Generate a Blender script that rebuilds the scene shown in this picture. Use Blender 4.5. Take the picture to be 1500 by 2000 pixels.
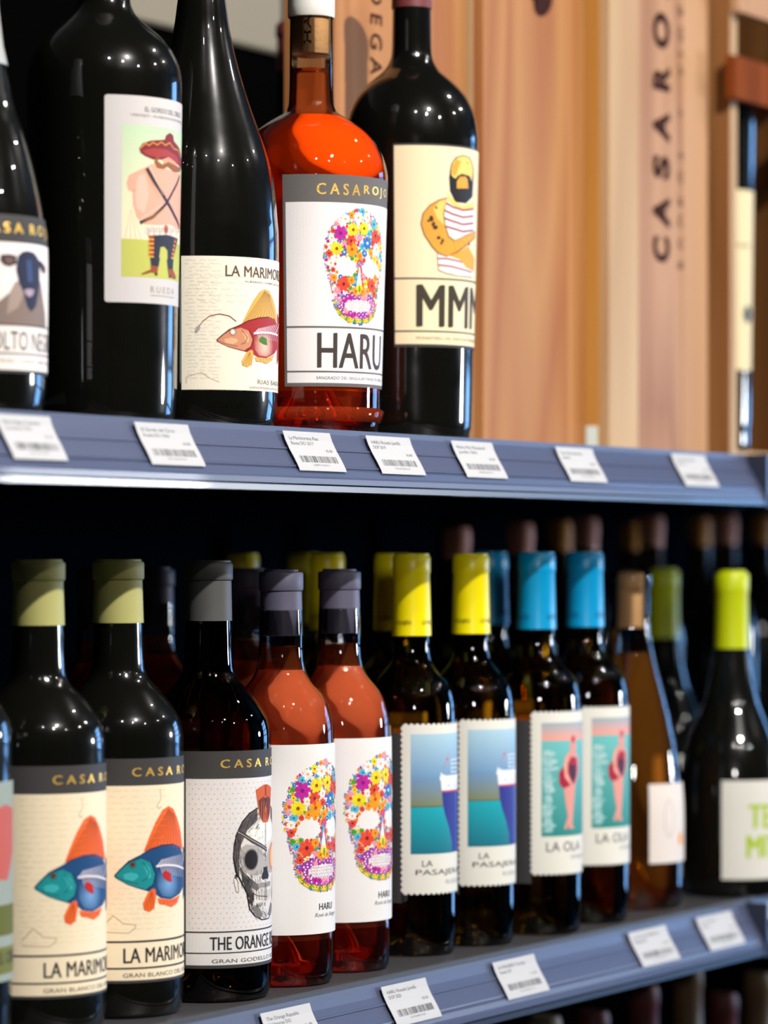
import bpy, bmesh, math, random
from mathutils import Vector, Matrix
from mathutils.geometry import tessellate_polygon
for o in list(bpy.data.objects): bpy.data.objects.remove(o)
C = bpy.context.scene.collection
# ------------------------------------------------------------ camera
F = 6500.0; TH = math.radians(30.7); HZ = 1081.0; EYE = 1.5
cam = bpy.data.cameras.new('camera'); co = bpy.data.objects.new('camera', cam); C.objects.link(co)
bpy.context.scene.camera = co
cam.sensor_fit = 'VERTICAL'; cam.sensor_height = 36; cam.sensor_width = 27; cam.lens = F/2000*36
cam.shift_y = (HZ-1000)/2000; cam.clip_start = .05
co.location = (0, 0, EYE); co.rotation_euler = (math.pi/2, 0, TH-math.pi/2)
cam.dof.use_dof = True; cam.dof.focus_distance = 2.46; cam.dof.aperture_fstop = 4.4
# ------------------------------------------------------------ world, lights, exposure
sc = bpy.context.scene
w = bpy.data.worlds.new('world'); sc.world = w; w.use_nodes = True
w.node_tree.nodes['Background'].inputs[0].default_value = (.55, .6, .7, 1)
w.node_tree.nodes['Background'].inputs[1].default_value = .02
sc.view_settings.view_transform = 'Standard'; sc.view_settings.look = 'None'
sc.view_settings.gamma = 1; sc.view_settings.use_curve_mapping = False
sc.view_settings.exposure = 0.06
def spot(loc, tgt, power, size=55, rad=.02, col=(1, .955, .905), blend=.4):
    l = bpy.data.lights.new('ceiling_or_fill_spot', 'SPOT'); l.energy = power; l.spot_size = math.radians(size)
    l.spot_blend = blend; l.shadow_soft_size = rad; l.color = col
    o = bpy.data.objects.new('ceiling_or_fill_spot', l); C.objects.link(o); o.location = loc
    o.rotation_euler = (Vector(tgt)-Vector(loc)).to_track_quat('-Z', 'Y').to_euler(); return o
spot((1.35, -.75, EYE+2.0), (2.3, 1.36, EYE), 440, 50, .028)
spot((-.2, -.6, EYE+.35), (2.95, 1.42, EYE), 75, 14, .12)                          # unseen fill spot added on the camera side to lift the yellow capsules
for x_, y_, e_, r_ in ((3.5, .1, 40, .022), (.2, -.3, 34, .022), (4.8, -.6, 50, .022), (1.9, -2.3, 30, .022), (3.9, -1.7, 34, .022), (.7, -1.3, 60, .022)):
    spot((x_, y_, EYE+2.0), (2.3, 1.36, EYE), e_, 60, r_)
spot((5.4, -1.3, EYE+.12), (2.7, 1.6, EYE), 170, 42, .2, (.90, .94, 1))      # unseen low fill spot added to brighten the back-row capsules
# ------------------------------------------------------------ materials
def mat(name, col=(.5, .5, .5), rough=.5, metal=0, coat=0, spec=.5, emit=0):
    m = bpy.data.materials.new(name); m.use_nodes = True; b = m.node_tree.nodes['Principled BSDF']
    b.inputs['Base Color'].default_value = (*col, 1); b.inputs['Roughness'].default_value = rough
    b.inputs['Metallic'].default_value = metal; b.inputs['Coat Weight'].default_value = coat
    b.inputs['Coat Roughness'].default_value = .02; b.inputs['Specular IOR Level'].default_value = spec
    if emit: b.inputs['Emission Color'].default_value = (*col, 1); b.inputs['Emission Strength'].default_value = emit
    return m
def noise_bump(m, scale, strength, dist=.001, stretch=(1, 1, 1)):
    n = m.node_tree; b = n.nodes['Principled BSDF']; tc = n.nodes.new('ShaderNodeTexCoord')
    mp = n.nodes.new('ShaderNodeMapping'); mp.inputs['Scale'].default_value = stretch
    t = n.nodes.new('ShaderNodeTexNoise'); t.inputs['Scale'].default_value = scale
    bp = n.nodes.new('ShaderNodeBump'); bp.inputs['Strength'].default_value = strength; bp.inputs['Distance'].default_value = dist
    n.links.new(tc.outputs['Object'], mp.inputs[0]); n.links.new(mp.outputs[0], t.inputs['Vector'])
    n.links.new(t.outputs[0], bp.inputs['Height']); n.links.new(bp.outputs[0], b.inputs['Normal']); return m
def dark_glass(name, col, haze=.17):
    m = mat(name, col, .24, coat=1, spec=.3); n = m.node_tree; b = n.nodes['Principled BSDF']
    # dusty smudges: patchy weak sheen below the clear outer surface
    tc = n.nodes.new('ShaderNodeTexCoord'); t = n.nodes.new('ShaderNodeTexNoise'); t.inputs['Scale'].default_value = 22
    t.inputs['Detail'].default_value = 6
    mr = n.nodes.new('ShaderNodeMapRange'); mr.inputs[1].default_value = .35; mr.inputs[2].default_value = .75
    mr.inputs[3].default_value = .0; mr.inputs[4].default_value = haze
    n.links.new(tc.outputs['Object'], t.inputs['Vector']); n.links.new(t.outputs[0], mr.inputs[0])
    n.links.new(mr.outputs[0], b.inputs['Specular IOR Level']); return m
def shell_glass(name, col):
    m = bpy.data.materials.new(name); m.use_nodes = True; n = m.node_tree; n.nodes.clear()
    o = n.nodes.new('ShaderNodeOutputMaterial'); mx = n.nodes.new('ShaderNodeMixShader'); fr = n.nodes.new('ShaderNodeFresnel')
    fr.inputs[0].default_value = 1.5; t = n.nodes.new('ShaderNodeBsdfTransparent'); t.inputs[0].default_value = (*col, 1)
    g = n.nodes.new('ShaderNodeBsdfGlossy'); g.inputs['Roughness'].default_value = .02
    n.links.new(fr.outputs[0], mx.inputs[0]); n.links.new(t.outputs[0], mx.inputs[1]); n.links.new(g.outputs[0], mx.inputs[2])
    n.links.new(mx.outputs[0], o.inputs[0]); return m
def wine_mat(name, col, body, k):
    m = bpy.data.materials.new(name); m.use_nodes = True; n = m.node_tree; n.nodes.clear()
    o = n.nodes.new('ShaderNodeOutputMaterial'); mx = n.nodes.new('ShaderNodeMixShader'); mx.inputs[0].default_value = k
    g = n.nodes.new('ShaderNodeBsdfTransparent'); g.inputs['Color'].default_value = (*col, 1)
    t = n.nodes.new('ShaderNodeBsdfTranslucent'); t.inputs[0].default_value = (*body, 1)
    d = n.nodes.new('ShaderNodeBsdfDiffuse'); d.inputs[0].default_value = (*body, 1)
    m2 = n.nodes.new('ShaderNodeMixShader'); m2.inputs[0].default_value = .85
    gl = n.nodes.new('ShaderNodeBsdfGlossy'); gl.inputs['Roughness'].default_value = .03; gl.inputs[0].default_value = (*[.4+.6*c for c in body], 1)
    fr = n.nodes.new('ShaderNodeFresnel'); fr.inputs[0].default_value = 1.33; m3 = n.nodes.new('ShaderNodeMixShader')
    n.links.new(t.outputs[0], m2.inputs[1]); n.links.new(d.outputs[0], m2.inputs[2])
    n.links.new(g.outputs[0], mx.inputs[1]); n.links.new(m2.outputs[0], mx.inputs[2])
    n.links.new(fr.outputs[0], m3.inputs[0]); n.links.new(mx.outputs[0], m3.inputs[1]); n.links.new(gl.outputs[0], m3.inputs[2])
    n.links.new(m3.outputs[0], o.inputs[0]); return m
def wood(name, c1, c2, seed, rough=.55, rings=14):
    m = mat(name, c1, rough, spec=.12); n = m.node_tree; b = n.nodes['Principled BSDF']
    tc = n.nodes.new('ShaderNodeTexCoord'); mp = n.nodes.new('ShaderNodeMapping')
    mp.inputs['Scale'].default_value = (1, 1, .09); mp.inputs['Location'].default_value = (seed*.37, seed*.11, seed*.7)
    wv = n.nodes.new('ShaderNodeTexNoise'); wv.inputs['Scale'].default_value = 9; wv.inputs['Detail'].default_value = 1
    mth = n.nodes.new('ShaderNodeMath'); mth.operation = 'MULTIPLY'; mth.inputs[1].default_value = rings
    fr = n.nodes.new('ShaderNodeMath'); fr.operation = 'PINGPONG'; fr.inputs[1].default_value = 1
    mp2 = n.nodes.new('ShaderNodeMapping'); mp2.inputs['Scale'].default_value = (1, 1, .015)
    fn = n.nodes.new('ShaderNodeTexNoise'); fn.inputs['Scale'].default_value = 420; fn.inputs['Detail'].default_value = 2
    ad = n.nodes.new('ShaderNodeMath'); ad.operation = 'MULTIPLY_ADD'; ad.inputs[1].default_value = .62
    rp = n.nodes.new('ShaderNodeValToRGB'); rp.color_ramp.elements[0].color = (*c1, 1); rp.color_ramp.elements[1].color = (*c2, 1)
    rp.color_ramp.elements[0].position = .25; rp.color_ramp.elements[1].position = 1.15 if False else 1.0
    L = n.links.new
    L(tc.outputs['Object'], mp.inputs[0]); L(mp.outputs[0], wv.inputs['Vector']); L(wv.outputs[0], mth.inputs[0]); L(mth.outputs[0], fr.inputs[0])
    L(tc.outputs['Object'], mp2.inputs[0]); L(mp2.outputs[0], fn.inputs['Vector']); L(fn.outputs[0], ad.inputs[0])
    m3 = n.nodes.new('ShaderNodeMath'); m3.operation = 'MULTIPLY'; m3.inputs[1].default_value = .62
    L(fr.outputs[0], m3.inputs[0]); L(m3.outputs[0], ad.inputs[2]); L(ad.outputs[0], rp.inputs[0]); L(rp.outputs[0], b.inputs['Base Color']); return m
INK = mat('printed_paper', rough=.62, spec=.3)
_n = INK.node_tree; _a = _n.nodes.new('ShaderNodeAttribute'); _a.attribute_name = 'Col'
_n.links.new(_a.outputs['Color'], _n.nodes['Principled BSDF'].inputs['Base Color'])
noise_bump(INK, 900, .25, .0003)
FOIL = mat('gold_foil', (.95, .60, .13), .42, metal=.65); noise_bump(FOIL, 700, .5, .0006)
GLASS_K = dark_glass('black_glass', (.004, .004, .003))
GLASS_N = dark_glass('near_black_glass', (.010, .007, .003), .08)
GLASS_OL = shell_glass('olive_glass', (.66, .44, .08))
GLASS_AM = shell_glass('amber_glass', (.42, .24, .07))
GLASS_CL = shell_glass('clear_glass', (.96, .95, .95))
WINE_O = wine_mat('orange_rose_wine', (1, .42, .10), (1, .095, .003), .86)
WINE_D = wine_mat('deep_rose_wine', (1, .36, .20), (1, .12, .03), .16)
WINE_N = wine_mat('thin_rose_wine', (1, .66, .48), (1, .22, .05), .07)
WINE_P = wine_mat('salmon_rose_wine', (1, .50, .30), (1, .21, .075), .46)
WINE_A = wine_mat('amber_wine', (.86, .50, .16), (.8, .32, .04), .10)
WHITEWAX = mat('white_wax', (.78, .76, .70), .55)
CORKM = noise_bump(mat('cork', (.62, .36, .15), .8), 300, .4)
CAPS = {k: noise_bump(mat('capsule_'+k, c, r), 1200, .12, .0002) for k, (c, r) in dict(
    olive=((.44, .42, .14), .6), charcoal=((.075, .075, .072), .55), violet=((.095, .09, .14), .5), yellow=((.88, .74, .0), .35),
    blue=((.0, .30, .60), .35), lime=((.50, .58, .0), .4), rose=((.80, .36, .26), .5), orange=((.85, .38, .06), .5), tan=((.38, .30, .2), .5),
    wine=((.16, .03, .03), .5), foil=((.45, .45, .42), .35), brown=((.20, .12, .05), .5)).items()}
RAIL = mat('grey_blue_plastic', (.070, .086, .155), .38, coat=.05, spec=.28)  # window's blue reflection mixed into the grey base colour
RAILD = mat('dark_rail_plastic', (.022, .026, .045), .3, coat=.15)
STEEL = noise_bump(mat('dark_shelf_steel', (.045, .045, .05), .42), 600, .15)
BLACK = mat('black_panel', (.0015, .0015, .0015), .9, spec=0)
NAVY = mat('navy_panel', (.0025, .004, .009), .9, spec=0)
PAPER = mat('tag_paper', (.7, .85, .83), .55)
CLEARP = shell_glass('clear_plastic', (.97, .97, .98))
INKB = mat('brown_box_ink', (.040, .014, .012), .8, spec=.05)
WA = wood('pine_a', (.45, .22, .08), (.33, .12, .045), 1)
WB = wood('pine_b', (.45, .21, .08), (.36, .14, .045), 4)
WP = wood('pine_pale', (.55, .38, .21), (.44, .27, .14), 7, rings=8)
WQ = wood('pine_peach', (.52, .30, .165), (.42, .22, .11), 11, rings=9)
WR = wood('pine_mid', (.49, .27, .145), (.31, .145, .075), 17, rings=16)
WD = wood('pine_amber', (.52, .25, .06), (.42, .18, .035), 23)
WE = wood('shaded_slat', (.24, .055, .008), (.15, .03, .004), 31, .85)  # slat brown darkened and reddened to carry the shadow lying on it
# ------------------------------------------------------------ object helpers
def link(name, me, parent=None, m=None):
    o = bpy.data.objects.new(name, me); C.objects.link(o)
    if parent: o.parent = parent
    if m and me and not me.materials: me.materials.append(m)
    return o
def tag(o, label=None, cat=None, group=None, kind=None):
    for k, v in (('label', label), ('category', cat), ('group', group), ('kind', kind)):
        if v: o[k] = v
    return o
def thing(name, loc, rz, label, cat, group=None):
    o = bpy.data.objects.new(name, None); C.objects.link(o); o.empty_display_size = .02
    o.location = loc; o.rotation_euler = (0, 0, rz); return tag(o, label, cat, group)
def children(o): return [c for c in C.objects if c.parent == o]
def copy_tree(o, parent=None):
    c = o.copy(); C.objects.link(c); c.parent = parent
    for k in children(o): copy_tree(k, c)
    return c
def box_mesh(x0, x1, y0, y1, z0, z1, bev=.0008):
    bm = bmesh.new(); bmesh.ops.create_cube(bm, size=1)
    for v in bm.verts: v.co = ((x0+x1)/2+v.co.x*(x1-x0), (y0+y1)/2+v.co.y*(y1-y0), (z0+z1)/2+v.co.z*(z1-z0))
    if bev: bmesh.ops.bevel(bm, geom=bm.edges[:], offset=bev, segments=1, affect='EDGES')
    me = bpy.data.meshes.new('m'); bm.to_mesh(me); bm.free(); return me
def box(name, b, m, parent=None, bev=.0008): return link(name, box_mesh(*b, bev), parent, m)
def lathe_mesh(prof, seg=64):
    V, Fc, idx = [], [], []
    for r, z in prof:
        if r < 1e-5: idx.append([len(V)]); V.append((0, 0, z))
        else:
            idx.append(list(range(len(V), len(V)+seg)))
            V += [(r*math.cos(2*math.pi*i/seg), r*math.sin(2*math.pi*i/seg), z) for i in range(seg)]
    for a, b in zip(idx, idx[1:]):
        for i in range(seg):
            j = (i+1) % seg
            if len(a) == 1 and len(b) == 1: continue
            if len(a) == 1: Fc.append((a[0], b[j], b[i]))
            elif len(b) == 1: Fc.append((a[i], a[j], b[0]))
            else: Fc.append((a[i], a[j], b[j], b[i]))
    me = bpy.data.meshes.new('lathe'); me.from_pydata(V, [], Fc)
    for p in me.polygons: p.use_smooth = True
    me.validate(); return me
def smooth_prof(pts, sub=4):        # Catmull-Rom through the (r, z) points
    out = []
    for i in range(len(pts)-1):
        p0 = pts[max(i-1, 0)]; p1 = pts[i]; p2 = pts[i+1]; p3 = pts[min(i+2, len(pts)-1)]
        for k in range(sub):
            t = k/sub; out.append(tuple(.5*((2*p1[j])+(-p0[j]+p2[j])*t+(2*p0[j]-5*p1[j]+4*p2[j]-p3[j])*t*t+(-p0[j]+3*p1[j]-3*p2[j]+p3[j])*t**3) for j in (0, 1)))
    out.append(pts[-1]); return out
_tc = {}
def text_tris(s, bold=0.0, shear=0.0):
    k = (s, bold, shear)
    if k in _tc: return _tc[k]
    cu = bpy.data.curves.new('t', 'FONT'); cu.body = s; cu.size = 1; cu.resolution_u = 3; cu.offset = bold; cu.shear = shear
    o = bpy.data.objects.new('t', cu); C.objects.link(o); dg = bpy.context.evaluated_depsgraph_get(); dg.update()
    me = bpy.data.meshes.new_from_object(o.evaluated_get(dg)); me.calc_loop_triangles()
    V = [(v.co.x, v.co.y) for v in me.vertices]; T = [tuple(t.vertices) for t in me.loop_triangles]
    bpy.data.objects.remove(o); bpy.data.curves.remove(cu); bpy.data.meshes.remove(me)
    xs = [v[0] for v in V]; ys = [v[1] for v in V]; x0, x1, y0, y1 = min(xs), max(xs), min(ys), max(ys)
    if s.lower() != s and s.upper() == s: V = [((x-x0)/(x1-x0), (y-y0)/(y1-y0)) for x, y in V]
    else: V = [((x-x0)/(x1-x0), y/.72) for x, y in V]
    _tc[k] = (V, T); return V, T
def srgb(r, g, b): return tuple(((c/255+.055)/1.055)**2.4 if c > 10 else c/255/12.92 for c in (r, g, b))
# ------------------------------------------------------------ flat print, wrapped on whatever carries it
class Art:
    def __init__(s): s.sh = []
    def raw(s, V, T, col, lay): s.sh.append((V, T, col, lay))
    def poly(s, pts, col, lay=1):
        T = tessellate_polygon([[Vector((x, y, 0)) for x, y in pts]]); s.raw(list(pts), [tuple(t) for t in T], col, lay)
    def rect(s, u0, u1, z0, z1, col, lay=1): s.poly([(u0, z0), (u1, z0), (u1, z1), (u0, z1)], col, lay)
    def ell(s, u, z, a, b, col, lay=1, n=14, rot=0):
        c, d = math.cos(rot), math.sin(rot)
        s.raw([(u+c*a*math.cos(t)-d*b*math.sin(t), z+d*a*math.cos(t)+c*b*math.sin(t)) for t in [2*math.pi*i/n for i in range(n)]],
              [(0, i, i+1) for i in range(1, n-1)], col, lay)
    def line(s, pts, wd, col, lay=1):
        for (x0, y0), (x1, y1) in zip(pts, pts[1:]):
            dx, dy = x1-x0, y1-y0; L = math.hypot(dx, dy) or 1; nx, ny = -dy/L*wd/2, dx/L*wd/2
            s.raw([(x0+nx, y0+ny), (x0-nx, y0-ny), (x1-nx, y1-ny), (x1+nx, y1+ny)], [(0, 1, 2), (0, 2, 3)], col, lay)
    def text(s, t, u0, u1, z0, z1, col, lay=2, bold=0, shear=0):
        V, T = text_tris(t, 0, shear); b = bold*abs(z1-z0)*.9
        for i, k in enumerate((-1, 0, 1) if bold > .012 else (0,)):
            s.raw([(u0+x*(u1-u0)+k*b, z0+y*(z1-z0)+(k*b*.25)) for x, y in V], T, col, lay+i*.1)
    def build(s, name, m, parent, wrap, base=.0004, step=.0025, zstep=.006, smooth=True):
        bm = bmesh.new(); il = bm.faces.layers.int.new('s')
        for k, (V, T, col, lay) in enumerate(s.sh):
            vs = [bm.verts.new((x, y, base+lay*.00007)) for x, y in V]
            for t in T:
                try: f = bm.faces.new([vs[i] for i in t])
                except ValueError: continue
                f[il] = k
        us = [v.co.x for v in bm.verts]; zs = [v.co.y for v in bm.verts]
        if step:
            u = min(us)+step
            while u < max(us):
                bmesh.ops.bisect_plane(bm, geom=bm.verts[:]+bm.edges[:]+bm.faces[:], plane_co=(u, 0, 0), plane_no=(1, 0, 0)); u += step
        if zstep:
            z = min(zs)+zstep
            while z < max(zs):
                bmesh.ops.bisect_plane(bm, geom=bm.verts[:]+bm.edges[:]+bm.faces[:], plane_co=(0, z, 0), plane_no=(0, 1, 0)); z += zstep
        for f in bm.faces:
            f.normal_update()
            if f.normal.z < 0: f.normal_flip()
        bm.verts.index_update()
        Vo = [v.co.copy() for v in bm.verts]; Fo = [[v.index for v in f.verts] for f in bm.faces]; K = [f[il] for f in bm.faces]; bm.free()
        me = bpy.data.meshes.new(name); me.from_pydata([wrap(v.x, v.y, v.z) for v in Vo], [], Fo)
        ca = me.color_attributes.new('Col', 'FLOAT_COLOR', 'CORNER'); data = []
        for ff, k in zip(Fo, K):
            col = s.sh[k][2]
            for i in ff:
                c = col(Vo[i].x, Vo[i].y) if callable(col) else col
                data += [c[0], c[1], c[2], 1]
        ca.data.foreach_set('color', data)
        return link(name, me, parent, m)
# ------------------------------------------------------------ where things stand: measured bearings turned into places in the room
YS = 1.297; LOW = -.324; UP = .089
sT, cT = math.sin(TH), math.cos(TH)
def at(x, Y):                      # bearing x at distance Y behind the camera line -> world X, depth along the view
    k = (x-750)/F; Z = Y/(sT-cT*k); return Z*(cT+sT*k), Z
class Bot:
    """one bottle: axis bearing cx, distance Y, shelf height; converts sightings on its surface to (angle, height)"""
    def __init__(s, cx, Rpx, Y, shelf):
        s.cx, s.Rpx, s.Y, s.sh = cx, Rpx, Y, shelf; s.X, s.Z = at(cx, Y); s.k = s.Z/F
        s.R = Rpx*s.k; s.al = math.degrees(TH-math.atan((cx-750)/F)); s.ybase = HZ-shelf*F/s.Z
    def loc(s): return (s.X, s.Y, EYE+s.sh)
    def a(s, psi): return math.radians(s.al+psi-90)
    def psi(s, x): return math.degrees(math.asin(max(-.995, min(.995, (x-s.cx)/s.Rpx))))
    def u(s, psi): return s.a(psi)*s.R
    def ux(s, x): return s.u(s.psi(x))
    def z(s, x, y): return -(y-HZ)*(s.Z-s.R*math.cos(math.radians(s.psi(x))))/F-s.sh
    def P(s, x, y): return (s.ux(x), s.z(x, y))
    def prof(s, pts): return [(h*s.k, (s.ybase-y)*s.k) for h, y in pts]
    def setprof(s, pr): s.pr = sorted(pr, key=lambda p: p[1])
    def Rz(s, z):
        p = s.pr
        for (r0, z0), (r1, z1) in zip(p, p[1:]):
            if z0 <= z <= z1 and z1 > z0: return r0+(r1-r0)*(z-z0)/(z1-z0)
        return s.R
    def wrap(s, u, z, off):
        a = u/s.R; r = s.Rz(z)+off; return (r*math.sin(a), -r*math.cos(a), z)
def arc_text(A, B, t, p0, p1, z0, z1, col, lay=2, bold=0, shear=0): A.text(t, B.u(p0), B.u(p1), z0, z1, col, lay, bold, shear)
def body_prof(B, pts, basey_round=True):
    """side profile from the base up; pts are (half width, height) pairs from foot to neck top"""
    pr = smooth_prof(B.prof(pts), 4); r0 = pr[0][0]
    foot = [(0, r0*.42), (r0*.30, r0*.36), (r0*.62, r0*.12), (r0*.80, .0012), (r0*.88, 0), (r0*.955, .0012), (r0*.988, .004), (r0, .009)]
    pr = [p for p in pr if p[1] > .012]; return foot+pr
def cap_mesh(prof, seg=56):
    me = lathe_mesh(prof, seg); me.set_sharp_from_angle(angle=math.radians(28)); return me
def capsule(B, root, key, ytop, yrim, ybot, htop, hrim, hneck, hbot, name='capsule', m=None):
    p = B.prof([(hbot-1.5, ybot+.5), (hbot, ybot), (hneck, yrim+3), (hrim-.8, yrim+1), (hrim, yrim-2), (hrim, ytop+9), (hrim-1.5, ytop+6), (htop, ytop+4), (htop, ytop+1), (htop-2, ytop), (htop-6, ytop+.5)])
    p.append((0, p[-1][1])); return link(name, cap_mesh(p), root, m or CAPS[key])
def glass(B, root, prof, m, name='glass_body'):
    B.setprof([p for p in prof if p[1] > .008 and (p[0] > B.R*.6 or p[1] > .05)]); return link(name, lathe_mesh(prof, 72), root, m)
def back_label(B, root, p0, p1, z0, z1, m):
    A = Art(); A.rect(B.u(p0), B.u(p1), z0, z1, (.5, .5, .5), 0); return A.build('back_label', m, root, B.wrap, .0002, .003)
# two-sided back label: charcoal outside, plain paper towards the wine
BACKL = mat('back_label_paper', (.035, .033, .035), .6)
_n = BACKL.node_tree; _g = _n.nodes.new('ShaderNodeNewGeometry'); _m = _n.nodes.new('ShaderNodeMix'); _m.data_type = 'RGBA'
_m.inputs[6].default_value = (.035, .033, .036, 1); _m.inputs[7].default_value = (.8, .72, .55, 1)
_n.links.new(_g.outputs['Backfacing'], _m.inputs[0]); _n.links.new(_m.outputs[2], _n.nodes['Principled BSDF'].inputs['Base Color'])
# ------------------------------------------------------------ setting
S = 'structure'
tag(box('floor', (-3, 10, -3, 2.2, -.02, 0), mat('grey_floor', (.10, .10, .11), .4)), kind=S)
tag(box('ceiling', (-3, 10, -3, 2.2, 3.62, 3.66), mat('dark_ceiling', (.03, .03, .035), .8)), kind=S)
tag(box('wall_back', (-3, 10, 2.02, 2.1, 0, 3.62), mat('charcoal_wall', (.03, .03, .034), .7)), kind=S)
tag(box('wall_front', (-3, 10, -3.1, -3, 0, 3.62), mat('dim_wall', (.10, .09, .08), .7)), kind=S)
for i in range(6):
    tag(box('trim_%d' % (i+1), (-1.5+i*1.7, -1.38+i*1.7, -2.99, -2.9, 0, 3.0), mat('pale_post', (.35, .31, .26), .6)), kind=S)
wr = tag(box('wall_right', (8.9, 9.0, -3, 2.02, 0, 3.62), mat('right_wall', (.05, .05, .055), .7)), kind=S)
SKYB = mat('window_daylight', (.22, .50, 1.0), .5, emit=9)
win = tag(box('window_1', (8.84, 8.9, -1.72, .22, .35, 3.05), mat('window_frame', (.02, .02, .02), .5)), kind=S)
for r in range(5):
    for c in range(3):
        box('pane', (8.81, 8.83, -1.64+c*.62, -1.64+c*.62+.54, .42+r*.52, .42+r*.52+.44), SKYB, win, 0)
# shelves
def shelf(name, z, y0, x0, x1, label):
    r = thing(name, ((x0+x1)/2, 0, z), 0, label, 'shelf'); h = (x1-x0)/2
    box('board', (-h, h, y0, 1.86, -.022, 0), STEEL, r)
    box('front_edge', (-h, h, y0-.001, y0+.006, -.036, .0015), STEEL, r); return r
XE = at(1462, YS)[0]
shelf('shelf_board', EYE+UP, YS+.002, .9, XE-.001, 'dark steel shelf board under the magnums and wooden boxes')
shelf('shelf_board', EYE+UP, YS+.002, XE+.001, 4.6, 'dark steel shelf board right of the joint, under the open crate end')
shelf('shelf_board', EYE+LOW, YS+.002, .9, XE-.001, 'dark steel shelf board under the row of capped bottles')
shelf('shelf_board', EYE+LOW, YS+.002, XE+.001, 4.6, 'dark steel shelf board beyond the joint at the lower right edge')
shelf('shelf_board', EYE-.74, YS+.002, .9, 4.6, 'dark steel shelf board of the bottom row, below the picture')
def panel(z0, z1, m, label):
    tag(box('back_panel', (.6, 4.6, 1.87, 1.885, z0, z1), m), label, 'panel')
panel(EYE-.8, EYE+LOW-.024, BLACK, 'black back panel behind the bottom row of bottles')
panel(EYE+LOW-.02, EYE+UP-.024, NAVY, 'dark navy back panel behind the capped bottles')
panel(EYE+UP-.02, EYE+.75, BLACK, 'black back panel behind the magnums')
for X in (.78, 4.5):
    tag(box('shelf_upright', (X-.02, X+.02, 1.835, 1.868, 0, EYE+.75), BLACK), 'black upright post carrying the '+('left' if X < 2 else 'right')+' end of the shelves', 'post')
# price rails
def rail_pts(z): return [(YS+.0015, z+.003), (YS-.0008, z+.0032), (YS-.0012, z-.001), (YS-.0034, z-.007), (YS-.007, z-.0135), (YS-.0115, z-.0205), (YS-.0145, z-.0255), (YS-.0150, z-.0270), (YS-.0172, z-.0285), (YS-.0180, z-.0330), (YS-.0196, z-.0345), (YS-.0196, z-.0385), (YS-.0175, z-.0395), (YS+.0015, z-.0395)]
def extr(name, pts, x0, x1, m, parent, xm):
    n = len(pts); V = [(x0-xm, y, z) for y, z in pts]+[(x1-xm, y, z) for y, z in pts]
    Fc = [(i, (i+1) % n, n+(i+1) % n, n+i) for i in range(n)]+[tuple(range(n))[::-1], tuple(range(n, 2*n))]
    me = bpy.data.meshes.new(name); me.from_pydata(V, [], Fc)
    bm = bmesh.new(); bm.from_mesh(me); bmesh.ops.recalc_face_normals(bm, faces=bm.faces[:]); bm.to_mesh(me); bm.free()
    return link(name, me, parent, m)
def rail(zs, x0, x1, label):
    r = thing('price_rail', ((x0+x1)/2, 0, EYE+zs), 0, label, 'price rail'); xm = (x0+x1)/2
    pts = rail_pts(0); extr('sloping_strip', pts, x0, x1, RAIL, r, xm)
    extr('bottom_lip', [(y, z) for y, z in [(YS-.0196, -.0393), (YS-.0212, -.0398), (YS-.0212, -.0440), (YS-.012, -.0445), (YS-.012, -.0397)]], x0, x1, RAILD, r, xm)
    for a, b in ((.0028, -.0125), (.0028, -.0005)):
        pass
    extr('ridge', [(YS-.0064, -.0118), (YS-.0073, -.0121), (YS-.0079, -.0133), (YS-.0068, -.0138)], x0, x1, RAIL, r, xm)
    extr('ridge', [(YS-.0139, -.0245), (YS-.0152, -.0249), (YS-.0156, -.0264), (YS-.0146, -.0268)], x0, x1, RAIL, r, xm)
    box('end_clip', (x1-xm-.004, x1-xm+.001, YS-.0225, YS, -.047, .0036), RAILD, r); return r
ZU, ZL = UP, LOW-.0055
rail(ZU, .95, XE-.004, 'long grey-blue price rail along the upper shelf front')
rail(ZU, XE+.008, 4.5, 'short end of grey-blue rail past the joint, upper shelf')
rail(ZL, .95, XE-.004, 'long grey-blue price rail along the lower shelf front')
rail(ZL, XE+.008, 4.5, 'short end of grey-blue rail past the joint, lower shelf')
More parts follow.
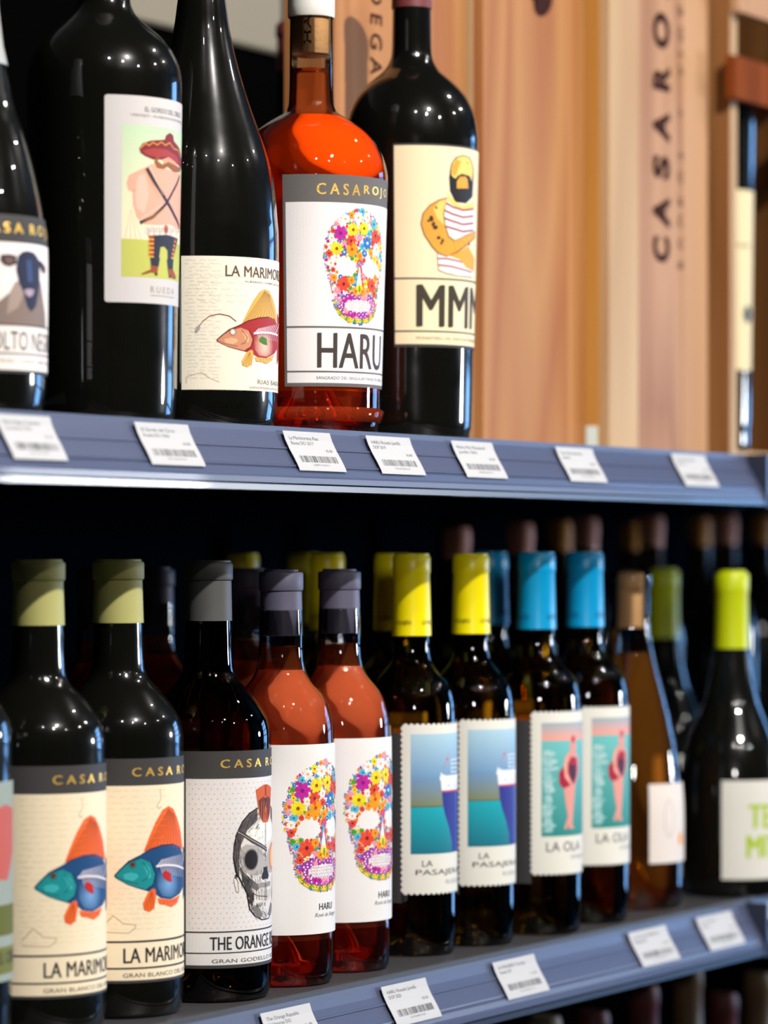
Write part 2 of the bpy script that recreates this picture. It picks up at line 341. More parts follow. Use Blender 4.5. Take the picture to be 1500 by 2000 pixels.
# price tags slipped on the rails
def price_tag(z, x, wpx, lines, price, label, seed):
    X0 = at(x, YS-.003)[0]; X1 = at(x+wpx, YS-.003)[0]; wd = X1-X0; rnd = random.Random(seed)
    pts = [(YS-.0040, .0000), (YS-.0062, -.0062), (YS-.0098, -.0130), (YS-.0143, -.0200), (YS-.0180, -.0265), (YS-.0190, -.0290)]
    d = [0]
    for p, q in zip(pts, pts[1:]): d.append(d[-1]+math.hypot(q[0]-p[0], q[1]-p[1]))
    H = d[-1]
    def wrap(u, v, off):
        t = min(max(H-v, 0), H*.9999)
        for i in range(len(pts)-1):
            if d[i] <= t <= d[i+1]: k = (t-d[i])/(d[i+1]-d[i]); break
        dy, dz = pts[i+1][0]-pts[i][0], pts[i+1][1]-pts[i][1]; L = math.hypot(dy, dz)
        return (u, pts[i][0]+dy*k+dz/L*off*1.0, pts[i][1]+dz*k-dy/L*off*1.0)
    r = thing('price_tag', (X0, 0, EYE+z), 0, label, 'price tag', 'price tags on the shelf rails')
    A = Art(); A.rect(0, wd, 0, H, srgb(188, 188, 190), 0); A.build('card', INK, r, wrap, .0002, 0, .002)
    A = Art(); g = srgb(58, 58, 62)
    for i, ln in enumerate(lines):
        A.text(ln, wd*.09, wd*min(.92, .09+len(ln)*.034), H*(.80-i*.13), H*(.80-i*.13)+H*.085, g, 1)
    A.text(price, wd*.76, wd*.90, H*.50, H*.57, g, 1)
    u = wd*.12
    while u < wd*.9:
        k = rnd.choice((.004, .006, .01))*wd*1.2; A.rect(u, u+k, H*.21, H*.38, g, 1); u += k+rnd.choice((.006, .01, .018))*wd
    A.text(''.join(rnd.choice('0123456789') for _ in range(12)), wd*.33, wd*.68, H*.12, H*.17, srgb(120, 120, 120), 1)
    A.build('printing', INK, r, wrap, .0002, 0, .002); return r
price_tag(ZU, -12, 106, ['Molto Negre Cosechas', 'Cava Brut 75cl'], '27.95', 'white price tag at the left end of the upper rail, below the sheep label bottle', 1)
price_tag(ZU, 259, 105, ['El Gordo del Circo', 'Rueda DO 150cl'], '43.00', 'white price tag on the upper rail below the sombrero label magnum', 2)
price_tag(ZU, 549, 92, ['La Marimorena Rias', 'Baixas DO 2017'], '42.00', 'white price tag on the upper rail between the red fish and flower skull magnums', 3)
price_tag(ZU, 711, 86, ['HARU Rosado Jumilla', 'DOP 2019'], '36.00', 'white price tag on the upper rail just right below the orange rose magnum', 4)
price_tag(ZU, 878, 80, ['Macho Man Monastrell', 'Jumilla 150cl'], '45.00', 'white price tag on the upper rail under the left edge of the wooden boxes', 5)
price_tag(ZU, 1082, 72, ['Casa Rojo Estuche', 'madera'], '38.00', 'second white price tag from the right on the upper rail, under the wooden boxes', 6)
price_tag(ZU, 1308, 66, ['Casa Rojo Bodega', 'estuche'], '52.00', 'rightmost white price tag on the upper rail, near the rail joint', 7)
price_tag(ZL, 505, 97, ['The Orange Republic', 'Valdeorras DO'], '21.00', 'white price tag cut by the bottom edge of the picture, below the salmon bottles', 8)
price_tag(ZL, 741, 87, ['HARU Rosado Jumilla', 'DOP 2020'], '18.00', 'white price tag on the lower rail below the first yellow-capped bottle', 9)
price_tag(ZL, 959, 81, ['LA PASAJERA Verdejo', 'Rueda DO'], '11.50', 'white price tag on the lower rail below the blue-capped bottles', 10)
price_tag(ZL, 1224, 73, ['La Ola del Melillero', 'Malaga DO'], '12.00', 'white price tag on the lower rail below the amber bottle', 11)
price_tag(ZL, 1357, 68, ['Terra Mitica', 'blanco'], '13.00', 'white price tag on the lower rail just left of the rail joint', 12)
price_tag(ZL, 1489, 64, ['Terra Mitica', 'tinto'], '14.00', 'white price tag beyond the rail joint at the right picture edge', 13)
# ------------------------------------------------------------ wooden boxes
def bx_letters(parent, t, xa, z0, z1, cap, up=True, name='lettering', yoff=-.0006, m=INKB, bold=.01, y=0, kind=''):
    """vertical writing on a face that looks to -Y; xa centre of the line, cap letter height along X"""
    V, T = text_tris(t, bold); n = len(V); Vo = []
    for a, b in V:
        if up: Vo.append((xa+cap*(.5-b), y+yoff, z0+(z1-z0)*a))
        else: Vo.append((xa-cap*(.5-b), y+yoff, z1-(z1-z0)*a))
    me = bpy.data.meshes.new(name); me.from_pydata(Vo, [], T); return link(name, me, parent, m)
def wbox(label, X0, X1, Yf, depth, h, planks, sidem, z=UP):
    r = thing('wooden_wine_box', (X0, Yf, EYE+z), 0, label, 'wooden box', 'wooden wine boxes on the upper shelf'); W = X1-X0; t = .009
    box('side_board', (0, t, .0105, depth, 0, h), sidem, r); box('side_board', (W-t, W, .0105, depth, 0, h), sidem, r)
    box('back_board', (t, W-t, depth-t, depth, 0, h), sidem, r); box('end_board', (t, W-t, .0105, depth-t, 0, t), sidem, r)
    box('end_board', (t, W-t, .0105, depth-t, h-t, h), sidem, r)
    for a, b, m, dy in planks: box('plank', (a*W+.0002, b*W-.0002, dy, .0105, 0, h), m, r, .0006)
    return r, W
xa = lambda px, Y: at(px, Y)[0]
# back box, partly hidden by the magnums
Yc = 1.442; X0 = xa(653, Yc); X1 = xa(944, 1.427)-.001
rc, W = wbox('wooden box with upside-down lettering behind the black and orange magnums', X0, X1, Yc, .05, .47, [(0, .52, WB, 0), (.52, 1, WA, .0006)], WB)
zc = lambda y: -(y-HZ)*at(734, Yc)[1]/F-UP
bx_letters(rc, 'B O D E G A', xa(734, Yc)-X0, zc(147), zc(-118), .019, up=False, kind='c')
for k in rc.children: pass
# box A
Ya = 1.427; X0 = xa(944, Ya); X1 = xa(1190, 1.402)-.001
ra, W = wbox('leftmost large wooden box with a broad plain pine face right of the black magnum', X0, X1, Ya, .13, .49, [(0, .83, WA, 0), (.83, 1, WB, .0008)], WP)
Aemb = Art(); Aemb.ell(0, 0, .020, .013, (.05, .02, .015), 1, rot=.5); Aemb.poly([(-.025, .0), (-.010, .012), (-.013, -.004)], (.05, .02, .015), 1)
xe = xa(1060, Ya)-X0; ze = -(2-HZ)*at(1060, Ya)[1]/F-UP
o_ = Aemb.build('emblem', INKB, ra, lambda u, v, off: (xe+u, -off, ze+v), .0005, 0); o_.data.materials.clear(); o_.data.materials.append(INKB)
# box B
Yb = 1.402; X0 = xa(1190, Yb); X1 = xa(1428, 1.383)-.013
rb, W = wbox('right-hand wooden box printed with large upright dark lettering', X0, X1, Yb, .15, .51, [(0, .285, WP, 0), (.285, .74, WR, .001), (.74, 1, WQ, 0)], WD)
Zb = at(1295, Yb)[1]; zz = lambda y: -(y-HZ)*Zb/F-UP
for t_, y0_, y1_ in (('C', 513, 462), ('A', 444, 383), ('S', 350, 303), ('A', 276, 217), ('R', 177, 126), ('O', 96, 24), ('J', -6, -40)):
    bx_letters(rb, t_, xa(1293, Yb)-X0, zz(y0_), zz(y1_), .037, bold=.05, y=.001)
WORN = mat('worn_box_ink', (.13, .07, .045), .8, spec=.05)
for t_, y0_, y1_ in zip('BODEGAYVIÑED', (519, 480, 434, 394, 350, 305, 219, 139, 97, 68, 18, -20), (502, 458, 412, 377, 326, 285, 203, 120, 92, 42, 0, -42)):
    bx_letters(rb, t_, xa(1333, Yb)-X0, zz(y0_), zz(y1_), .0165, y=.001, bold=.015, m=WORN)
st = box('stock_sticker', (-.0006, 0, .012, .024, .002, .030), PAPER, rb, 0)
A = Art(); [A.rect(.0135+i*.0013, .0141+i*.0013, .004, .011, (.03, .03, .03)) for i in range(7)]
A.build('barcode', INK, st, lambda u, v, off: (-.0006-off, u, v), .0002, 0)
# open crate at the right edge
Yd = 1.383; X0 = xa(1428, Yd); XR = X0+.30
r = thing('open_wooden_crate', (X0, Yd, EYE+UP+.0005), 0, 'open wooden crate with a red-brown slat at the right picture edge', 'crate')
Wd = XR-X0
WX = wood('crate_side_shaded', (.30, .13, .045), (.20, .08, .025), 41); WI = wood('crate_inner_shaded', (.13, .055, .015), (.08, .03, .008), 43)  # side and inner browns include the shade on those boards
box('side_board', (0, .013, .0015, .30, 0, .50), WX, r); box('lit_edge', (-.0005, .0135, 0, .0015, 0, .50), WP, r, 0)  # pale strip paints the lit front edge of the shaded side board
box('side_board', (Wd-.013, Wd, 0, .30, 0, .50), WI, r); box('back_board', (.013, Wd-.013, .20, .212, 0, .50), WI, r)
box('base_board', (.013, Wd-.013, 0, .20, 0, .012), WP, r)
Zd = at(1440, Yd)[1]; zt = lambda y: -(y-HZ)*Zd/F-UP
box('slat', (-.014, Wd, -.010, -.0003, zt(200), zt(116)), WE, r)
box('slat', (-.002, Wd, .014 if False else -.010, -.0003, zt(30), zt(-40)), WQ, r)
CRX = X0
# added board whose beige stands in for the lit patch of back wall
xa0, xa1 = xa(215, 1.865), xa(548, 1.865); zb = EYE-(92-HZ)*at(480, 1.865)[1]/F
tag(box('lit_wall_board', (xa0, xa1, 1.8615, 1.8695, zb, zb+.30), mat('lit_wall_beige', (.30, .27, .21), .8), None, .003), 'beige board standing in for the lit back wall between the dark magnums', 'board')
# ------------------------------------------------------------ label pictures
CREAM = srgb(245, 228, 196); WHITE = srgb(232, 229, 227); CHAR = srgb(62, 60, 60); DK = srgb(38, 34, 38)
def Q(ox, oy, s=3.75): return lambda pts: [(ox+x/s, oy+y/s) for x, y in pts]
def pp(B, q, pts): return [B.P(x, y) for x, y in q(pts)]
def script(A, u0, u1, z0, z1, n, col, seed, lay=2):
    rnd = random.Random(seed)
    for i in range(n):
        z = z1-(z1-z0)*i/n; u = u0+rnd.random()*.004
        while u < u1-.004:
            L = rnd.uniform(.003, .010); p = []; k = 0
            while k < L: p.append((min(u+k, u1), z+rnd.uniform(-.0006, .0006)+.0003*(u-u0)*0)); k += .0007
            A.line(p, .00016, col, lay); u += L+rnd.uniform(.001, .003)
def flower(A, u, z, r, col, cen, n, seed, lay=3):
    rnd = random.Random(seed); a0 = rnd.random()*6
    for i in range(n):
        a = a0+i*2*math.pi/n; k = rnd.uniform(.88, 1.08); c = tuple(min(1, v*rnd.uniform(.80, 1.08)) for v in col)
        A.ell(u+math.cos(a)*r*.58*k, z+math.sin(a)*r*.58*k, r*.46, r*.52*math.sin(math.pi/n)*1.5, c, lay+(i % 3)*.35, 8, a)
        A.line([(u+math.cos(a)*r*.25, z+math.sin(a)*r*.25), (u+math.cos(a)*r*.8, z+math.sin(a)*r*.8)], r*.05, tuple(v*.7 for v in col), lay+1.1)
    A.ell(u, z, r*.24, r*.24, cen, lay+1.4, 8)
FC = dict(w=((.93, .90, .88), srgb(235, 170, 40)), y=(srgb(252, 222, 30), srgb(140, 80, 20)), o=(srgb(252, 160, 25), srgb(190, 70, 20)), m=(srgb(200, 35, 160), srgb(130, 10, 110)),
          r=(srgb(235, 75, 50), srgb(120, 20, 30)), p=(srgb(245, 150, 185), srgb(235, 190, 60)), b=(srgb(40, 120, 205), srgb(240, 240, 240)), v=(srgb(160, 55, 170), srgb(240, 225, 240)), g=(srgb(90, 170, 50), srgb(60, 130, 40)), c=(srgb(90, 190, 215), srgb(30, 90, 160)))
def flower_skull(A, uc, zt, k, seed):
    """skull made of printed flowers; k = metres per drawing unit, 224 units high, zt top"""
    rnd = random.Random(seed)
    OUT = [(0, 0), (7, 25), (22, 48), (42, 65), (72, 76), (97, 78), (122, 72), (142, 66), (162, 60), (177, 58), (192, 55), (207, 45), (220, 25), (224, 0)]
    def hw(y):
        for (a, b), (c, d) in zip(OUT, OUT[1:]):
            if a <= y <= c: return b+(d-b)*(y-a)/(c-a)
        return 0
    def hole(x, y, g=0):
        for ex in (-31, 31):
            if ((x-ex*1.03)/(23+g*.8))**2+((y-115)/(17+g*.8))**2 < 1: return True
        if abs(x) < (y-116+g)*.30+g*.5 and 118-g < y < 150+g: return True
        return (x/(38+g))**2+((y-189)/(14+g))**2 < 1
    pl = []
    def place(r, keys, n, tries, ymin=0, ymax=224, gap=.86, edge=.75, np=(6, 9), lay=3):
        c = 0
        for _ in range(tries):
            if c >= n: break
            y = rnd.uniform(max(ymin, r*.4), min(ymax, 224-r*.4)); h = hw(y); x = rnd.uniform(-h, h)
            if abs(x) > h-r*edge or hole(x, y, r*.72): continue
            if any((x-a)**2+(y-b)**2 < (gap*(r+s))**2 for a, b, s in pl): continue
            pl.append((x, y, r)); c += 1; f = FC[rnd.choice(keys)]
            flower(A, uc+x*k, zt-y*k, r*k, f[0], f[1], rnd.randint(*np), rnd.random(), lay)
    for x, y, r, q in [(-46, 50, 15, 'm'), (-18, 42, 14, 'y'), (10, 38, 13, 'y'), (-36, 22, 10, 'w'), (-6, 18, 12, 'w'), (18, 16, 10, 'w'), (-54, 80, 14, 'y'), (-20, 80, 15, 'o'), (-22, 64, 12, 'r'), (20, 66, 13, 'b'), (46, 50, 13, 'r'), (52, 76, 13, 'w'), (40, 28, 11, 'c'), (0, 92, 8, 'o'), (-66, 108, 8, 'w'), (-38, 148, 15, 'r'), (-20, 140, 9, 'o'), (38, 148, 14, 'r'), (66, 108, 8, 'y'), (0, 160, 14, 'y'), (0, 106, 8, 'r')]:
        pl.append((x, y, r*.8)); f = FC[q]; flower(A, uc+x*k, zt-y*k, r*k, f[0], f[1], 9 if q in 'ywo' else 7, x*y, 4.5)
    place(8, 'wypobrc', 40, 900); place(5.5, 'wyprobcg', 90, 2500); place(3.6, 'bcgrpwmyo', 200, 6000, np=(5, 6), edge=.2, gap=.75)
    for j in range(2):       # purple lips around the teeth
        for i in range(24):
            a = 2*math.pi*(i+j*.5)/24; flower(A, uc+(42+j*5)*k*math.cos(a), zt-(189+(17+j*5)*math.sin(a))*k, (5.5+rnd.random()*2.5)*k, *FC[rnd.choice('vvvmp')], 5+i % 2, i+.3*j, 5-j*.3)
    for sx in (-1, 0, 1): flower(A, uc+sx*9*k, zt-(158+abs(sx)*3)*k, 9*k, *FC['y' if sx == 0 else 'o'], 8, sx, 5.6)
    A.ell(uc, zt-156*k, 2.4*k, 7*k, srgb(80, 150, 50), 7.4, 8)
    for i in range(16): t = i/15; A.ell(uc+(-10+8*t)*k, zt-(150-44*t)*k, 2.6*k, 2.6*k, FC[rnd.choice('bbrc')][0], 6.4, 7); A.ell(uc+(10-8*t)*k, zt-(150-44*t)*k, 2.6*k, 2.6*k, FC[rnd.choice('rrpb')][0], 6.4, 7)
    for i in range(22):
        t = math.pi*(i+.5)/22; x = -50*math.cos(t); flower(A, uc+x*k, zt-(194+24*math.sin(t))*k, 5*k, *FC['y' if i % 3 else 'g'], 6, i, 4.6)
    for yy in (-8, -2.6, 2.6, 8):
        h = 36*math.sqrt(max(.05, 1-(yy/15)**2)); n = int(h*2/5.5)
        for i in range(n): flower(A, uc+(-h+2*h*(i+.5)/n)*k, zt-(189+yy)*k, 2.8*k, (.93, .88, .88), srgb(200, 90, 110), 5, i, 5.4)
    for i in range(260):     # petals straggling past the outline
        y = rnd.uniform(2, 223); s = rnd.choice((-1, 1)); x = s*(hw(y)+rnd.uniform(-3, 4))
        A.ell(uc+x*k, zt-y*k, rnd.uniform(2, 4)*k, 1.4*k, rnd.choice([FC[q][0] for q in 'bcgrpmyov']), 2.6, 6, rnd.random()*3)
def fish(A, B, q, fin, back, head, belly, heart, lure=False):
    d = tuple(v*.45 for v in fin); P_ = lambda pts, c, l: A.poly(pp(B, q, pts), c, l); Ln = lambda pts, wd, c, l: A.line(pp(B, q, pts), wd, c, l)
    P_([(1045, 615), (1085, 510), (1130, 400), (1180, 310), (1225, 280), (1260, 300), (1290, 370), (1315, 470), (1330, 600), (1250, 575), (1150, 580), (1080, 605)], fin, 2)
    for i in range(11):
        t = i/10; Ln([(1060+t*255, 612-40*math.sin(t*3.1)), (1060+t*255+(1235-1060-t*235)*.55, 612-(180-20*t)*1.0), (1225+t*40, 300+t*40)], .00055, d, 3)
    P_([(840, 785), (880, 740), (940, 680), (1020, 640), (1090, 595), (1180, 564), (1260, 558), (1310, 580), (1334, 650), (1336, 860), (1310, 920), (1240, 965), (1170, 955), (1130, 925), (1080, 905), (1000, 880), (930, 855), (870, 820), (840, 800)], back, 3)
    P_([(848, 787), (900, 732), (950, 692), (1030, 665), (1095, 695), (1130, 780), (1118, 850), (1068, 893), (1000, 873), (920, 845), (862, 812)], head, 4)
    hd = tuple(v*.55 for v in head); hl = tuple(min(1, v*1.5+.03) for v in head)
    P_([(900, 780), (950, 765), (1000, 775), (1010, 800), (970, 830), (910, 815)], hl, 4.6); P_([(1050, 700), (1090, 735), (1100, 800), (1070, 815), (1065, 760), (1045, 720)], hl, 4.6)
    Ln([(848, 793), (900, 822), (960, 838), (1010, 850)], .0006, hd, 5); Ln([(1040, 690), (1085, 760), (1070, 810), (1035, 830)], .0009, hd, 5); Ln([(1100, 690), (1132, 780), (1115, 855), (1068, 893)], .0010, tuple(v*.35 for v in back), 5)
    Ln([(840, 787), (880, 742), (940, 683), (1020, 642), (1090, 597), (1180, 566), (1260, 560)], .0007, tuple(v*.3 for v in back), 5)
    bc = B.P(*q([(1225, 850)])[0]); e = B.P(*q([(1310, 850)])[0])
    def bcol(u, z): t = min(1, math.hypot(u-bc[0], z-bc[1])/.013); return tuple(belly[i]*(1-t)+back[i]*t for i in range(3))
    P_([(1140, 745), (1200, 730), (1330, 745), (1334, 850), (1300, 915), (1240, 950), (1180, 940), (1145, 880)], bcol, 4)
    wt = srgb(235, 225, 230)
    Ln([(1135, 722), (1200, 712), (1270, 716), (1334, 740)], .0014, wt, 6)
    for i in range(13):
        x = 1140+i*15; Ln([(x, 722), (x+38, 722-50-i*4.2)], .00055, wt, 6)
        if i > 1: Ln([(x-5, 722), (x+10, 722+45+3*i)], .0004, wt, 6)
    P_([(1180, 790), (1188, 762), (1205, 752), (1222, 762), (1240, 775), (1242, 800), (1248, 836), (1225, 832), (1195, 812)], heart, 7); Ln([(1207, 752), (1212, 735)], .0005, heart, 7)
    A.ell(*B.P(*q([(968, 708)])[0]), .0026, .0026, hd, 5, 14); A.ell(*B.P(*q([(968, 708)])[0]), .0019, .0019, srgb(225, 215, 210) if lure else srgb(110, 70, 55), 6, 12)
    A.ell(*B.P(*q([(966, 707)])[0]), .0009, .0009, srgb(250, 250, 250) if lure else (.01, .01, .01), 7, 10)
    for f in ([(1112, 885), (1075, 915), (1040, 995), (1050, 1040), (1088, 1056), (1120, 1030), (1136, 945), (1130, 890)], [(1145, 955), (1160, 1000), (1200, 1003), (1245, 1022), (1288, 990), (1308, 930), (1240, 968)]):
        P_(f, fin, 4.5)
    for i in range(4): Ln([(1105, 905), (1050+i*24, 1038)], .0004, d, 5); Ln([(1195+i*20, 965), (1190+i*30, 1003-i*6)], .0004, d, 5)
    # tail, round the side of the bottle
    u, z = B.P(*q([(1334, 760)])[0]); A.poly([(u-.001, z+.018), (u+.014, z+.010), (u+.030, z+.024), (u+.027, z), (u+.030, z-.022), (u+.013, z-.012), (u-.001, z-.020)], back, 2.5)
    A.poly([(u+.014, z+.008), (u+.032, z+.026), (u+.028, z), (u+.032, z-.024), (u+.014, z-.010)], fin, 3.5)
# ------------------------------------------------------------ bottles of the lower shelf
def mk(B, label, group=None, rz=0, name='wine_bottle', cat='bottle'):
    return thing(name, B.loc(), rz, label, cat, group)
def frame_label(B, root, pl, pr, zt, zb, lines, bg, panel_col, border=.0012, top=None, plain=False):
    """dark framed label; zt/zb outer heights, top = height of the header band's lower edge, lines = heights of dark rules"""
    A = Art(); r = .002; u0, u1 = B.u(pl), B.u(pr)
    A.rect(u0, u1, zb, zt, bg, 0); lab = A.build('label', INK, root, B.wrap, .0003, .0025)
    return lab, u0, u1
# blue fish bottle
B2 = Bot(231, 127, 1.365, LOW)
PR_A = [(125, 1973), (127, 1940), (127, 1800), (127, 1650), (127, 1520), (127, 1460), (126.5, 1430), (121, 1405), (110, 1385), (97, 1367), (80, 1347), (64, 1331), (55, 1316), (51, 1300), (49, 1270), (48, 1235), (47, 1200), (45.5, 1130), (45, 1110)]
def tall_label_bottle(B, label, group, glassm, capkey, pr):
    r = mk(B, label, group); glass(B, r, body_prof(B, pr), glassm); return r
rt2 = tall_label_bottle(B2, 'black bottle with olive capsule and blue fish label, second from the left', 'blue fish label bottles', GLASS_K, 'olive', PR_A)
capsule(B2, rt2, 'olive', 1092, 1130, 1216, 45, 50.5, 47, 49.5)
z = lambda y, x=200: B2.z(x, y)
lab, u0, u1 = frame_label(B2, rt2, -24.5, 140, z(1482), z(1920.5), [], CHAR, CREAM)
A = Art(); pu0, pu1 = B2.u(-22.5), B2.u(138)
A.rect(pu0, pu1, z(1915), z(1535), CREAM, 1)
for yy, t in ((1839, 2.6), (1891, 2.4)): A.rect(u0, u1, z(yy+t), z(yy-t/2), DK, 2)
sc1 = srgb(205, 180, 145)
script(A, B2.u(-18), B2.u(45), z(1720), z(1545), 15, sc1, 3); script(A, B2.u(-18), B2.u(60), z(1825), z(1735), 9, sc1, 4)
A.line([B2.P(x, y) for x, y in Q(0, 1500)([(752, 1165), (830, 1080), (900, 1140), (990, 1150), (985, 1175), (940, 1210), (755, 1200)])], .0005, srgb(175, 145, 110), 2)
A.line([B2.P(x, y) for x, y in Q(0, 1500)([(1165, 155), (1170, 230), (1140, 285), (1160, 300), (1175, 280)])], .0006, srgb(190, 170, 140), 2)
fish(A, B2, Q(0, 1500), srgb(238, 100, 38), srgb(20, 70, 120), srgb(18, 140, 145), srgb(120, 165, 215), srgb(190, 25, 20))
A.build('picture', INK, lab, B2.wrap, .0003, .0025)
A = Art(); A.text('LA MARIMORENA', B2.u(4.5), B2.u(112), z(1881.5), z(1852), DK, 3, .022); A.text('GRAN BLANCO DEL ATLÁNTICO', B2.u(4), B2.u(112), z(1909.5), z(1899), srgb(70, 62, 60), 3, .005)
A.build('lettering', INK, lab, B2.wrap, .0003, .0025)
A = Art(); A.text('C A S A  R O J O', B2.u(12), B2.u(104), z(1522), z(1500), (1, 1, 1), 2, .035); A.build('foil_lettering', FOIL, lab, B2.wrap, .0003, .0025)
B1 = Bot(75, 126, 1.365, LOW)
rt1 = copy_tree(rt2); rt1.location = B1.loc(); rt1.rotation_euler[2] = math.radians(B1.al-B2.al); rt1['label'] = 'black bottle with olive capsule and blue fish label, nearest the left edge'
# orange republic style label bottle
B3 = Bot(407, 122, 1.356, LOW); z = lambda y, x=365: B3.z(x, y)
PR_3 = [(h*.96, y) for h, y in PR_A]
PR_3 = [(h*.965, y-3 if y > 1460 else y) for h, y in PR_A]
rt3 = tall_label_bottle(B3, 'dark amber bottle with charcoal capsule and pirate skull label', None, GLASS_AM, 'charcoal', PR_3)
capsule(B3, rt3, 'charcoal', 1094, 1131, 1212, 44, 48, 45, 46.5)
lab, u0, u1 = frame_label(B3, rt3, -23, 138, z(1467), z(1891), [], CHAR, WHITE)
A = Art(); PK = srgb(224, 222, 221); A.rect(B3.u(-20.5), B3.u(136), z(1884.5), z(1521), PK, 1)
for yy, t in ((1820, 2.8), (1861, 2.4)): A.rect(u0, u1, z(yy+t/2), z(yy-t/2), DK, 2)
for j in range(30):
    for i in range(21):
        A.ell(B3.u(-17+i*5.6+(j % 2)*2.8), z(1531+j*9.7), .00042, .00042, srgb(235, 120, 100), 2, 6)
q = Q(340, 1500)
def MP(pts, col, lay, mir=True):
    um = B3.u(63); a = pp(B3, q, pts); A.poly(a, col, lay)
    if mir: A.poly([(2*um-u, zz_) for u, zz_ in a][::-1], col, lay)
BONE = srgb(222, 216, 210); GR = srgb(120, 114, 114); BK = srgb(28, 24, 28)
MP([(672, 300), (595, 292), (540, 330), (490, 390), (452, 470), (430, 560), (424, 660), (440, 760), (470, 820), (520, 920), (540, 1040), (580, 1090), (630, 1117), (672, 1110)], BK, 2.6)
MP([(672, 306), (600, 300), (545, 338), (497, 396), (460, 475), (438, 562), (434, 655), (450, 750), (480, 812), (530, 912), (550, 1032), (588, 1082), (632, 1108), (672, 1102)], BONE, 3.2)
MP([(600, 300), (545, 338), (497, 396), (460, 475), (438, 562), (434, 655), (450, 750), (470, 790), (468, 680), (480, 570), (530, 450), (600, 380)], srgb(92, 84, 86), 3.8)
MP([(640, 390), (560, 430), (520, 500), (600, 540), (672, 560), (672, 400)], srgb(240, 236, 230), 3.9)
MP([(475, 720), (520, 800), (560, 830), (555, 900), (575, 960), (560, 1020), (530, 920), (490, 820)], srgb(70, 64, 66), 3.9)
MP([(560, 1030), (600, 1000), (640, 1080), (620, 1100), (585, 1075)], GR, 3.9)
rr = random.Random(4)                            # pen hatching
for x0, y0, x1, y1, n_, dx, dy, c_ in ((470, 300, 620, 440, 90, -22, 34, BK), (438, 480, 480, 760, 60, 4, 40, BK), (480, 600, 520, 760, 30, 10, 30, GR), (600, 560, 660, 640, 26, 8, 30, GR), (480, 780, 560, 860, 40, 16, 34, BK),
        (530, 900, 570, 1040, 46, 8, 34, BK), (560, 1000, 660, 1100, 60, 18, 16, GR), (570, 740, 650, 830, 30, 6, 36, GR), (590, 980, 668, 1010, 30, 2, 24, BK), (520, 430, 660, 540, 26, -8, 22, GR), (600, 860, 668, 895, 30, 2, 18, GR)):
    for i in range(n_):
        x = rr.uniform(x0, x1); y = rr.uniform(y0, y1)
        if y < 440 and x < 600-(y-300)*1.0: continue
        if 900 < y and x < 515+(y-900)*.33: continue
        A.line(pp(B3, q, [(x, y), (x+dx*rr.uniform(.5, 1.1), y+dy*rr.uniform(.5, 1.1))]), .00028, c_, 4.0+rr.random()*.3)
MP([(500, 760), (540, 800), (600, 850), (640, 850), (600, 900), (560, 940), (545, 880), (510, 830)], srgb(104, 98, 98), 3.95, False)
MP([(480, 590), (520, 560), (600, 570), (640, 620), (660, 700), (630, 780), (560, 790), (500, 760), (478, 690)], srgb(176, 170, 166), 3.93)
cx_, cz_ = B3.P(*q([(557, 672)])[0]); A.ell(cx_, cz_, .0072, .0080, srgb(120, 112, 112), 4.4, 20); A.ell(cx_, cz_, .0062, .0070, BK, 5, 20)
um = B3.u(63); A.ell(2*um-cx_, cz_, .0090, .0100, srgb(240, 130, 50), 5.2, 20); A.ell(2*um-cx_, cz_, .0072, .0080, srgb(246, 190, 130), 5.6, 20)
A.poly(pp(B3, q, [(452, 470), (462, 448), (560, 515), (668, 585), (668, 615), (560, 550)]), srgb(70, 62, 64), 5.4); A.line(pp(B3, q, [(455, 466), (560, 530), (668, 600)]), .0003, BONE, 5.8)
MP([(672, 720), (650, 730), (628, 800), (640, 822), (672, 800)], BK, 5)
MP([(560, 880), (600, 905), (672, 895), (672, 975), (620, 968), (575, 935)], srgb(205, 198, 190), 4.8)
for i in range(6):
    x = 572+i*19; A.line(pp(B3, q, [(x, 888+4*i % 9), (x+3, 968)]), .0004, BK, 5.2); 
A.line(pp(B3, q, [(562, 915), (600, 938), (672, 942)]), .0006, BK, 5.3)
MP([(600, 850), (640, 838), (672, 845), (672, 870), (610, 880)], srgb(150, 142, 140), 4.6)
for sgn in (0,):
    A.line(pp(B3, q, [(440, 792), (430, 820), (445, 900), (458, 914), (466, 905), (460, 830), (445, 800), (440, 792)]), .0004, srgb(150, 120, 80), 5); A.ell(*B3.P(*q([(447, 795)])[0]), .0012, .0016, BK, 4.8)
MP([(672, 395), (640, 402), (612, 345), (596, 220), (588, 160), (640, 126), (672, 118)], srgb(205, 90, 40), 5); MP([(672, 230), (640, 210), (606, 240), (618, 340), (640, 390), (650, 300)], srgb(110, 48, 28), 5.5)
for i in range(7): A.line(pp(B3, q, [(622+i*8, 250), (618+i*8, 380)]), .0003, srgb(235, 130, 70) if i % 2 else srgb(60, 25, 20), 6)
A.build('picture', INK, lab, B3.wrap, .0003, .0025)
A = Art(); A.text('THE ORANGE REPUBLIC', B3.u(1.4), B3.u(120), z(1855.5), z(1829.5), DK, 3, .024); A.text('GRAN GODELLO SOBRE LÍAS', B3.u(3), B3.u(118), z(1880.5), z(1871), srgb(70, 62, 62), 3)
A.build('lettering', INK, lab, B3.wrap, .0003, .0025)
A = Art(); A.text('C A S A  R O J O', B3.u(11), B3.u(107), z(1505), z(1483.5), (1, 1, 1), 2, .035); A.build('foil_lettering', FOIL, lab, B3.wrap, .0003, .0025)
back_label(B3, rt3, 160, 315, B3.z(400, 1880), B3.z(400, 1560), BACKL)
